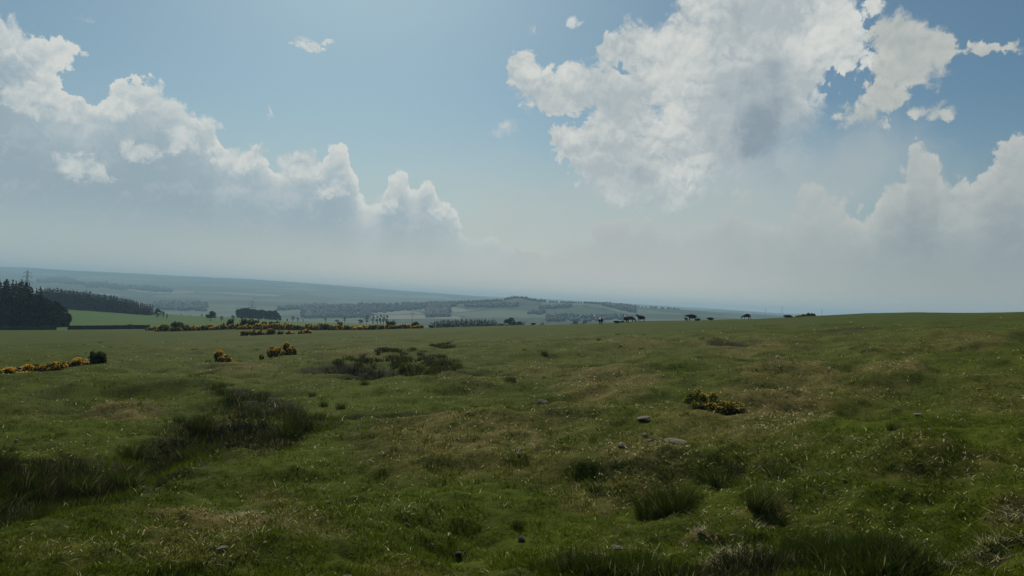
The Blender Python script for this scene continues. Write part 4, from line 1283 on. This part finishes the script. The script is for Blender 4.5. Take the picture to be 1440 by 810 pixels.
for px, py, w, k, dark, lab in [
        (951, 621, 36, 2, 0, 'large flat grey slab tilted in the dry grass bank'), (762, 584, 21, 0, 0, 'pale oblong stone on the dry bank left of the slab'), (907, 611, 12, 0, 0, 'small white stone left of the grey slab'), (906, 617, 9, 1, 0, 'lower of the two small stones left of the slab'),
        (912, 629, 15, 2, 0, 'worn stone half hidden under the small white ones'), (875, 637, 18, 0, 1, 'dark rounded stone lower left of the slab'), (905, 592, 24, 2, 0, 'long pale stone uphill from the slab'), (870, 746, 22, 2, 0, 'pale wedge shaped stone in the near turf'),
        (730, 632, 17, 0, 0, 'grey stone half buried in the turf right of centre'), (735, 714, 17, 1, 1, 'dark half buried stone in the near turf'), (272, 705, 15, 2, 0, 'flat whitish stone below the left ditch'), (312, 790, 20, 1, 0, 'grey stone near the bottom of the left slope'),
        (488, 798, 19, 0, 0, 'speckled stone at the bottom edge'), (647, 728, 15, 1, 1, 'dark topped stone in the open near turf'), (443, 691, 10, 2, 0, 'left stone of a small pale pair'), (462, 687, 10, 0, 0, 'right stone of a small pale pair'),
        (65, 610, 8, 2, 0, 'white chip of stone on the left slope'), (22, 626, 7, 0, 0, 'small white stone near the left edge above the ditch'), (708, 582, 12, 0, 0, 'white stone on the turf below the lone rush clump'), (657, 598, 12, 2, 0, 'thin pale stone on the brown bank at mid slope'),
        (1290, 604, 15, 2, 0, 'grey lichened stone on the right slope'), (1186, 677, 9, 0, 0, 'tiny pale stone on the right bank'), (985, 735, 15, 2, 0, 'earthy stone in a bare scrape')]:
    x, y = hit(px, py)
    w = w / FOC * y * (1.1 if w > 30 else 0.92)
    o = (STONE_D if dark else STONE).put(k, (x, y, gz(x, y) + (0.09 if w > 0.3 else 0.06) * w + 0.02), random.uniform(-0.5, 0.5), (w, w * 0.7, w * 0.7), lab, 'stone')
    o.rotation_euler = (R(random.uniform(4, 22)), R(random.uniform(-12, 12)), o.rotation_euler.z)

# ---------------------------------------------------------------- cattle
def beast_mesh(name, pose, calf=False):
    V, E, Rr = [], [], []
    def add(p, r, parent=None):
        V.append(p); Rr.append(r)
        if parent is not None:
            E.append((parent, len(V) - 1))
        return len(V) - 1
    lie = pose == 'lie'
    zb = 0.88 if not lie else 0.42
    hip = add((-0.70, 0, zb + 0.06), (0.43, 0.47))
    mid = add((-0.15, 0, zb), (0.50, 0.54), hip)
    sho = add((0.45, 0, zb + 0.02), (0.44, 0.52), mid)
    if pose == 'graze':
        nk = add((0.82, 0, zb - 0.18), (0.19, 0.22), sho); hd = add((1.10, 0, 0.45), (0.14, 0.16), nk); mz = add((1.26, 0, 0.14), (0.10, 0.10), hd)
    elif pose == 'level':
        nk = add((0.86, 0, zb + 0.10), (0.18, 0.22), sho); hd = add((1.18, 0, zb + 0.12), (0.14, 0.15), nk); mz = add((1.48, 0, zb - 0.04), (0.10, 0.10), hd)
    elif lie:
        nk = add((0.80, 0, zb + 0.14), (0.20, 0.24), sho); hd = add((1.06, 0, zb + 0.20), (0.15, 0.16), nk); mz = add((1.32, 0, zb + 0.06), (0.10, 0.10), hd)
    else:
        nk = add((0.76, 0, zb + 0.30), (0.17, 0.21), sho); hd = add((1.02, 0, zb + 0.50), (0.14, 0.15), nk); mz = add((1.30, 0, zb + 0.36), (0.09, 0.10), hd)
    for s in (-1, 1):
        hx, hy, hz = V[hd]
        add((hx - 0.04, s * 0.26, hz + 0.10), (0.05, 0.03), hd)
    tl = add((-1.02, 0, zb + 0.14), (0.05, 0.05), hip)
    add((-1.10, 0.03, zb - 0.45 if not lie else 0.12), (0.035, 0.035), tl)
    for s in (-1, 1):
        if lie:
            a = add((0.55, s * 0.28, 0.26), (0.10, 0.10), sho); b = add((0.86, s * 0.30, 0.10), (0.06, 0.06), a); add((0.62, s * 0.26, 0.06), (0.05, 0.05), b)
            a = add((-0.55, s * 0.36, 0.28), (0.15, 0.15), hip); b = add((-0.10, s * 0.44, 0.14), (0.08, 0.08), a); add((-0.45, s * 0.46, 0.06), (0.05, 0.05), b)
        else:
            k = 0.10 * s
            a = add((0.46, s * 0.17, 0.62), (0.12, 0.12), sho); b = add((0.46 + k, s * 0.17, 0.36), (0.065, 0.065), a); add((0.44 + k, s * 0.17, 0.02), (0.06, 0.06), b)
            a = add((-0.66, s * 0.18, 0.70), (0.15, 0.16), hip); b = add((-0.84 - k, s * 0.18, 0.40), (0.07, 0.07), a); add((-0.78 - k, s * 0.18, 0.02), (0.06, 0.06), b)
    me = bpy.data.meshes.new(name + '_cage')
    me.from_pydata(V, E, [])
    o = bpy.data.objects.new(name + '_cage', me)
    COL.objects.link(o)
    md = o.modifiers.new('skin', 'SKIN'); md.use_smooth_shade = True
    for i, sv in enumerate(me.skin_vertices[0].data):
        sv.radius = Rr[i]
        sv.use_root = (i == 0)
    sb = o.modifiers.new('sub', 'SUBSURF'); sb.levels = 1; sb.render_levels = 1
    dg = bpy.context.evaluated_depsgraph_get()
    res = bpy.data.meshes.new_from_object(o.evaluated_get(dg))
    bpy.data.objects.remove(o)
    bpy.data.meshes.remove(me)
    res.name = name
    return res
def hide_material(name, a, b):
    return rough_material(name, a, b, 2.2, rough=0.6, bump=0.15)
M_BLACK = hide_material('black_hide', (0.008, 0.008, 0.009), (0.016, 0.014, 0.013))
M_BROWN = hide_material('brown_hide', (0.030, 0.014, 0.010), (0.060, 0.026, 0.016))
M_WOOL = rough_material('wool', (0.50, 0.48, 0.42), (0.68, 0.66, 0.58), 6.0, bump=0.6)
BEASTS = {}
def beast(name, pose, mat, px, d, face, s, label, cat, group=None, dz=0.0):
    key = (pose, mat.name)
    if key not in BEASTS:
        me = beast_mesh(name, pose)
        me.materials.clear(); me.materials.append(mat)
        BEASTS[key] = me
    o = bpy.data.objects.new(name, BEASTS[key])
    COL.objects.link(o)
    x, y = at_d(px, d)
    o.location = (x, y, gz(x, y) - 0.01 + dz)
    o.rotation_euler = (0, 0, face)
    o.scale = (s * 1.12, s * 1.4, s * 1.18)
    return tag(o, label, cat, group)
HERD = 'cattle grazing along the crest'
PI = math.pi
beast('cow', 'up', M_BROWN, 844.5, 186, PI / 2 - .1, 0.95, 'dark brown cow at the left end of the herd, seen end on', 'cow', HERD)
beast('calf', 'lie', M_BLACK, 867.5, 187, PI, 0.62, 'black calf lying right of the end on brown cow', 'calf', HERD)
beast('calf', 'lie', M_BLACK, 874, 191, 0.3, 0.50, 'tiny black calf lying flat between calf and standing cow', 'calf', HERD, dz=-.1)
beast('cow', 'up', M_BLACK, 880, 188, PI / 2 + .25, 1.0, 'black cow seen end on, touching the head down grazer', 'cow', HERD)
beast('cow', 'graze', M_BLACK, 886.5, 190, -0.15, 0.92, 'black cow grazing with its head down to the right', 'cow', HERD)
beast('cow', 'up', M_BLACK, 901, 188, PI * 0.80, 0.92, 'black cow standing half turned with its head to the left', 'cow', HERD)
beast('calf', 'up', M_BLACK, 964.5, 184, PI * .62, 0.52, 'small black calf standing under the head of the largest cow', 'calf', HERD)
beast('cow', 'level', M_BLACK, 972.5, 188, PI - .1, 0.98, 'large black cow side on with its head stretched left', 'cow', HERD)
beast('calf', 'lie', M_BLACK, 980.5, 186, 0.2, 0.55, 'black calf lying behind the heels of the largest cow', 'calf', HERD)
beast('calf', 'lie', M_BLACK, 999, 188, PI - .2, 0.66, 'lone black calf lying right of the largest cow', 'calf', HERD)
beast('cow', 'graze', M_BROWN, 1049, 188, PI + .15, 0.88, 'reddish brown cow grazing alone with its head to the left', 'cow', HERD)
beast('cow', 'lie', M_BLACK, 1108.5, 190, PI, 0.9, 'dark cow lying low on the skyline left of the gorse', 'cow', HERD, dz=-.25)
beast('calf', 'lie', M_BLACK, 749.5, 189, 0.1, 0.52, 'black calf lying by itself left of the herd', 'calf', HERD)
beast('calf', 'up', M_BLACK, 606, 192, PI * .85, 0.55, 'black calf standing at the right end of the gorse hedge', 'calf', HERD)
beast('sheep', 'lie', M_WOOL, 712.5, 186, PI - .1, 0.50, 'white sheep lying on the crest below the rounded copse', 'sheep')

# ---------------------------------------------------------------- dry stone walls
def stone_wall(p0, p1, h, label):
    x0, y0 = p0; x1, y1 = p1
    L = math.hypot(x1 - x0, y1 - y0)
    ux, uy = (x1 - x0) / L, (y1 - y0) / L
    V, F = [], []
    cx, cy = (x0 + x1) / 2, (y0 + y1) / 2
    cz = gz(cx, cy)
    def block(s0, s1, z0, z1, t):
        b = len(V)
        for (s, dz, q) in ((s0, z0, -t), (s1, z0, -t), (s1, z0, t), (s0, z0, t), (s0, z1, -t), (s1, z1, -t), (s1, z1, t), (s0, z1, t)):
            g = gz(x0 + ux * s, y0 + uy * s) - cz
            s2 = s + random.uniform(-.03, .03); q2 = q * random.uniform(0.85, 1.1)
            V.append((x0 + ux * s2 - uy * q2 - cx, y0 + uy * s2 + ux * q2 - cy, g + dz + random.uniform(-.02, .02)))
        F.extend([tuple(b + i for i in f) for f in ((0, 3, 2, 1), (4, 5, 6, 7), (0, 1, 5, 4), (1, 2, 6, 5), (2, 3, 7, 6), (3, 0, 4, 7))])
    z = -0.3; t = 0.36
    rows = [0.5, 0.22, 0.2, 0.2, 0.18, 0.18, 0.16]
    tot = sum(rows) - 0.3
    for i, rh in enumerate(rows):
        rh *= (h + 0.3) / (tot + 0.3)
        s = 0.0
        while s < L:
            w = random.uniform(0.25, 0.6) if i < len(rows) - 1 else random.uniform(0.14, 0.3)
            block(s + .006, min(s + w, L), z + .004, z + rh * random.uniform(0.93, 1.0) if i < len(rows) - 1 else z + rh * random.uniform(0.6, 1.3), t)
            s += w
        z += rh; t -= 0.025
    me = bpy.data.meshes.new('dry_stone_wall')
    me.from_pydata(V, [], F); me.update()
    o = link('dry_stone_wall', me, M_WALL)
    o.location = (cx, cy, cz)
    tag(o, label, 'stone wall')
stone_wall(at_d(96, 229), at_d(211, 231), 1.15, 'dark dry stone wall crossing below the green slope, bush on its right end')
stone_wall(at_d(-70, 226), at_d(79, 226), 1.0, 'low dark dry stone wall in front of the left plantation')

# ---------------------------------------------------------------- power lines
def metal(name, c):
    m, nt, out = mat_new(name)
    P = nt.new('ShaderNodeTexCoord').outputs['Object']
    n = nt.noise(P, 0.7, 3)
    bs = nt.new('ShaderNodeBsdfPrincipled')
    nt.l.new(nt.mix(n, c, tuple(v * 1.4 for v in c)), bs.inputs['Base Color'])
    bs.inputs['Roughness'].default_value = 0.55
    bs.inputs['Metallic'].default_value = 0.3
    nt.l.new(bs.outputs[0], out.inputs['Surface'])
    return m
M_STEEL = metal('weathered_steel', (0.10, 0.11, 0.115))
M_POLE = rough_material('pole_timber', (0.05, 0.04, 0.03), (0.08, 0.065, 0.05), 2.0)
def bars_mesh(name, bars):
    return tubes_mesh(name, [([a, b], [r, r]) for a, b, r in bars])
def pylon_maker():
    root = empty('electricity_pylon')
    H = 40.0
    def half(z):
        return np.interp(z, [0, 22, 31, 40], [3.2, 1.15, 0.75, 0.12])
    lv = [0, 6, 11, 15, 18.5, 22, 25, 28, 31, 34, 37, 40]
    corners = ((1, 1), (1, -1), (-1, -1), (-1, 1))
    for sx, sy in corners:
        pts = [(sx * half(z), sy * half(z), z) for z in lv]
        link('leg', tubes_mesh('leg', [(pts, [0.17 - 0.08 * z / H for z in lv])]), M_STEEL, root)
    br = []
    for a, b in zip(lv[:-1], lv[1:]):
        for i in range(4):
            (sx, sy), (tx, ty) = corners[i], corners[(i + 1) % 4]
            br.append(((sx * half(a), sy * half(a), a), (tx * half(b), ty * half(b), b), 0.07))
            br.append(((tx * half(a), ty * half(a), a), (sx * half(b), sy * half(b), b), 0.07))
            br.append(((sx * half(b), sy * half(b), b), (tx * half(b), ty * half(b), b), 0.06))
    link('bracing', bars_mesh('bracing', br), M_STEEL, root)
    for z, L in ((28, 5.6), (33, 4.2), (37, 3.4)):
        w = half(z)
        arm = []
        for s in (-1, 1):
            for q in (-1, 1):
                arm.append(((s * w, q * w, z), (s * L, 0, z + 0.3), 0.10))
                arm.append(((s * w, q * w, z + 1.5), (s * L, 0, z + 0.35), 0.08))
                for f in (0.35, 0.65):
                    arm.append(((s * (w + (L - w) * f), q * w * (1 - f), z + .1), (s * (w + (L - w) * f), q * w * (1 - f), z + 1.5 * (1 - f) + .3), 0.05))
        a = link('crossarm', bars_mesh('crossarm', arm), M_STEEL, root)
        for s in (-1, 1):
            link('insulator', bars_mesh('insulator', [((s * (L - .15), 0, z + .2), (s * (L - .15), 0, z - 1.6), 0.13)]), M_STEEL, a)
    return root
PYLON = Stock([pylon_maker])
def put_pylon(px, d, top, rz, label):
    x, y = at_d(px, d, top)
    z = gz(x, y)
    s = (EYE + slope(px, top) * d - z) / 40.0
    PYLON.put(0, (x, y, z - .3), rz, s, label, 'pylon', 'pylons')
put_pylon(39, 800, 379, 0.25, 'tall lattice pylon rising behind the left plantation')
put_pylon(355, 900, 421, 0.3, 'lattice pylon rising behind the wooded knoll')
put_pylon(1100, 3100, 430, 0.5, 'faint distant pylon on the far skyline, second of three')
put_pylon(1077, 3300, 432, 0.5, 'faint distant pylon nearest the lone brown cow')
put_pylon(1156, 3000, 434.5, 0.5, 'faint distant pylon right of the skyline gorse')
def pole_maker():
    root = empty('power_pole')
    link('pole', bars_mesh('pole', [((0, 0, -.5), (0, 0, 14), 0.22)]), M_POLE, root)
    a = link('crossarm', bars_mesh('crossarm', [((-2.6, 0, 13.6), (2.6, 0, 13.6), 0.15), ((-1.4, 0, 13.5), (0, 0, 11.9), 0.07), ((1.4, 0, 13.5), (0, 0, 11.9), 0.07)]), M_POLE, root)
    for s in (-2.4, 0.0, 2.4):
        link('insulator', bars_mesh('insulator', [((s, 0, 13.7), (s, 0, 14.3), 0.12)]), M_STEEL, a)
    return root
POLE = Stock([pole_maker])
x, y = at_d(580, 1080, 440)
s = (EYE + slope(580, 440) * 1080 - gz(x, y)) / 14.0
POLE.put(0, (x, y, gz(x, y)), 0.1, (1.15 if s < 1.15 else s, 1, s), 'wooden power pole with a wide crossarm beyond the hedge end', 'power pole')

# ---------------------------------------------------------------- farm buildings far off
M_WHITE = rough_material('whitewash', (0.70, 0.70, 0.66), (0.82, 0.82, 0.80), 0.8, bump=0.1)
M_SLATE = rough_material('slate', (0.10, 0.105, 0.12), (0.16, 0.165, 0.18), 2.0, bump=0.2)
M_TIN = rough_material('pale_sheet_roof', (0.55, 0.57, 0.58), (0.72, 0.74, 0.75), 0.5, bump=0.1)
M_GLASS = metal('window_glass', (0.03, 0.035, 0.04))
def box_bm(bm, x0, x1, y0, y1, z0, z1):
    v = [bm.verts.new(p) for p in ((x0, y0, z0), (x1, y0, z0), (x1, y1, z0), (x0, y1, z0), (x0, y0, z1), (x1, y0, z1), (x1, y1, z1), (x0, y1, z1))]
    for f in ((0, 3, 2, 1), (4, 5, 6, 7), (0, 1, 5, 4), (1, 2, 6, 5), (2, 3, 7, 6), (3, 0, 4, 7)):
        bm.faces.new([v[i] for i in f])
def to_obj(name, bm, mat, parent):
    me = bpy.data.meshes.new(name); bm.to_mesh(me); bm.free()
    return link(name, me, mat, parent)
def house(name, px, py, w, dpt, h, rise, rz, label, cat, roofmat, chim=True, dmin=900, dmax=2400):
    x, y = hit(px, py, dmin, dmax)
    root = empty(name, (x, y, gz(x, y) - 0.2), rz)
    bm = bmesh.new()
    prof = [(-dpt / 2, -1.5), (dpt / 2, -1.5), (dpt / 2, h), (0, h + rise), (-dpt / 2, h)]
    a = [bm.verts.new((-w / 2, p, z)) for p, z in prof]; b = [bm.verts.new((w / 2, p, z)) for p, z in prof]
    bm.faces.new(a[::-1]); bm.faces.new(b)
    for i in range(5):
        j = (i + 1) % 5
        bm.faces.new((a[i], a[j], b[j], b[i]))
    to_obj('wall', bm, M_WHITE, root)
    bm = bmesh.new()
    for s in (-1, 1):
        o = 0.35
        ys = s * (dpt / 2 + o); zs = h - rise * o / (dpt / 2)
        lo = [(-w / 2 - .3, ys, zs + .03), (w / 2 + .3, ys, zs + .03), (w / 2 + .3, 0, h + rise + .03), (-w / 2 - .3, 0, h + rise + .03)]
        v = [bm.verts.new(p) for p in lo] + [bm.verts.new((p[0], p[1], p[2] + .18)) for p in lo]
        for f in ((0, 1, 2, 3), (7, 6, 5, 4), (0, 4, 5, 1), (1, 5, 6, 2), (2, 6, 7, 3), (3, 7, 4, 0)):
            bm.faces.new([v[i] for i in f])
    rf = to_obj('roof', bm, roofmat, root)
    if chim:
        for s in (-1, 1):
            bm = bmesh.new(); box_bm(bm, s * (w / 2 - .6) - .35, s * (w / 2 - .6) + .35, -.35, .35, h + rise - .5, h + rise + 1.3)
            to_obj('chimney', bm, M_WHITE, rf)
    n = max(2, int(w / 3))
    for i in range(n):
        xx = -w / 2 + w * (i + .5) / n
        for z0 in ((1.0, 3.4) if h > 4 else (1.0,)):
            bm = bmesh.new(); box_bm(bm, xx - .45, xx + .45, -dpt / 2 - .05, -dpt / 2 + .02, z0, z0 + 1.2)
            to_obj('window', bm, M_GLASS, root)
    bm = bmesh.new(); box_bm(bm, -.5 + w / n / 2, .5 + w / n / 2, -dpt / 2 - .06, -dpt / 2 + .02, 0.2, 2.2)
    to_obj('door', bm, M_SLATE, root)
    tag(root, label, cat)
house('farmhouse', 812, 451.5, 7, 6, 4.6, 2.4, 1.3, 'left of the two white farmhouses beyond the crest', 'house', M_SLATE)
house('farmhouse', 817.5, 451, 8, 6, 4.4, 2.2, 0.3, 'right of the two white farmhouses beyond the crest', 'house', M_SLATE)
house('cottage', 736.5, 454.0, 6, 5, 2.8, 2.0, 0.5, 'pale cottage beside the wispy tree right of the copse', 'house', M_TIN, dmin=900, dmax=2000)
house('farm_shed', 480.5, 437.5, 8, 7, 3.4, 1.6, 0.2, 'small pale shed in the dark wood on the ridge', 'shed', M_TIN, False)
house('farm_shed', 501, 438, 18, 9, 3.4, 2.0, 0.05, 'long white roofed shed in the dark wood on the ridge', 'shed', M_TIN, False)
# ---------------------------------------------------------------- the air of the valley
def build_haze():
    lo = float(GZ.min()) - 1.0
    hi = max(float(GZ.max()) + 14.0, EYE + 12)
    s = 9700.0
    bm = bmesh.new()
    bmesh.ops.create_cube(bm, size=1.0)
    bmesh.ops.scale(bm, vec=(2 * s, 2 * s, hi - lo), verts=bm.verts)
    bmesh.ops.translate(bm, vec=(0, 0, (hi + lo) / 2), verts=bm.verts)
    me = bpy.data.meshes.new('haze'); bm.to_mesh(me); bm.free()
    m, nt, out = mat_new('haze')
    pv = nt.new('ShaderNodeVolumePrincipled')
    pv.inputs['Color'].default_value = HAZE_COL
    pv.inputs['Density'].default_value = HAZE_D
    pv.inputs['Anisotropy'].default_value = 0.0
    nt.l.new(pv.outputs[0], out.inputs['Volume'])
    o = link('haze', me, m)
    o['kind'] = 'stuff'
    print('haze box', lo, hi)
HAZE_D = 2.2e-4
HAZE_COL = (0.50, 0.79, 0.97, 1.0)
build_haze()
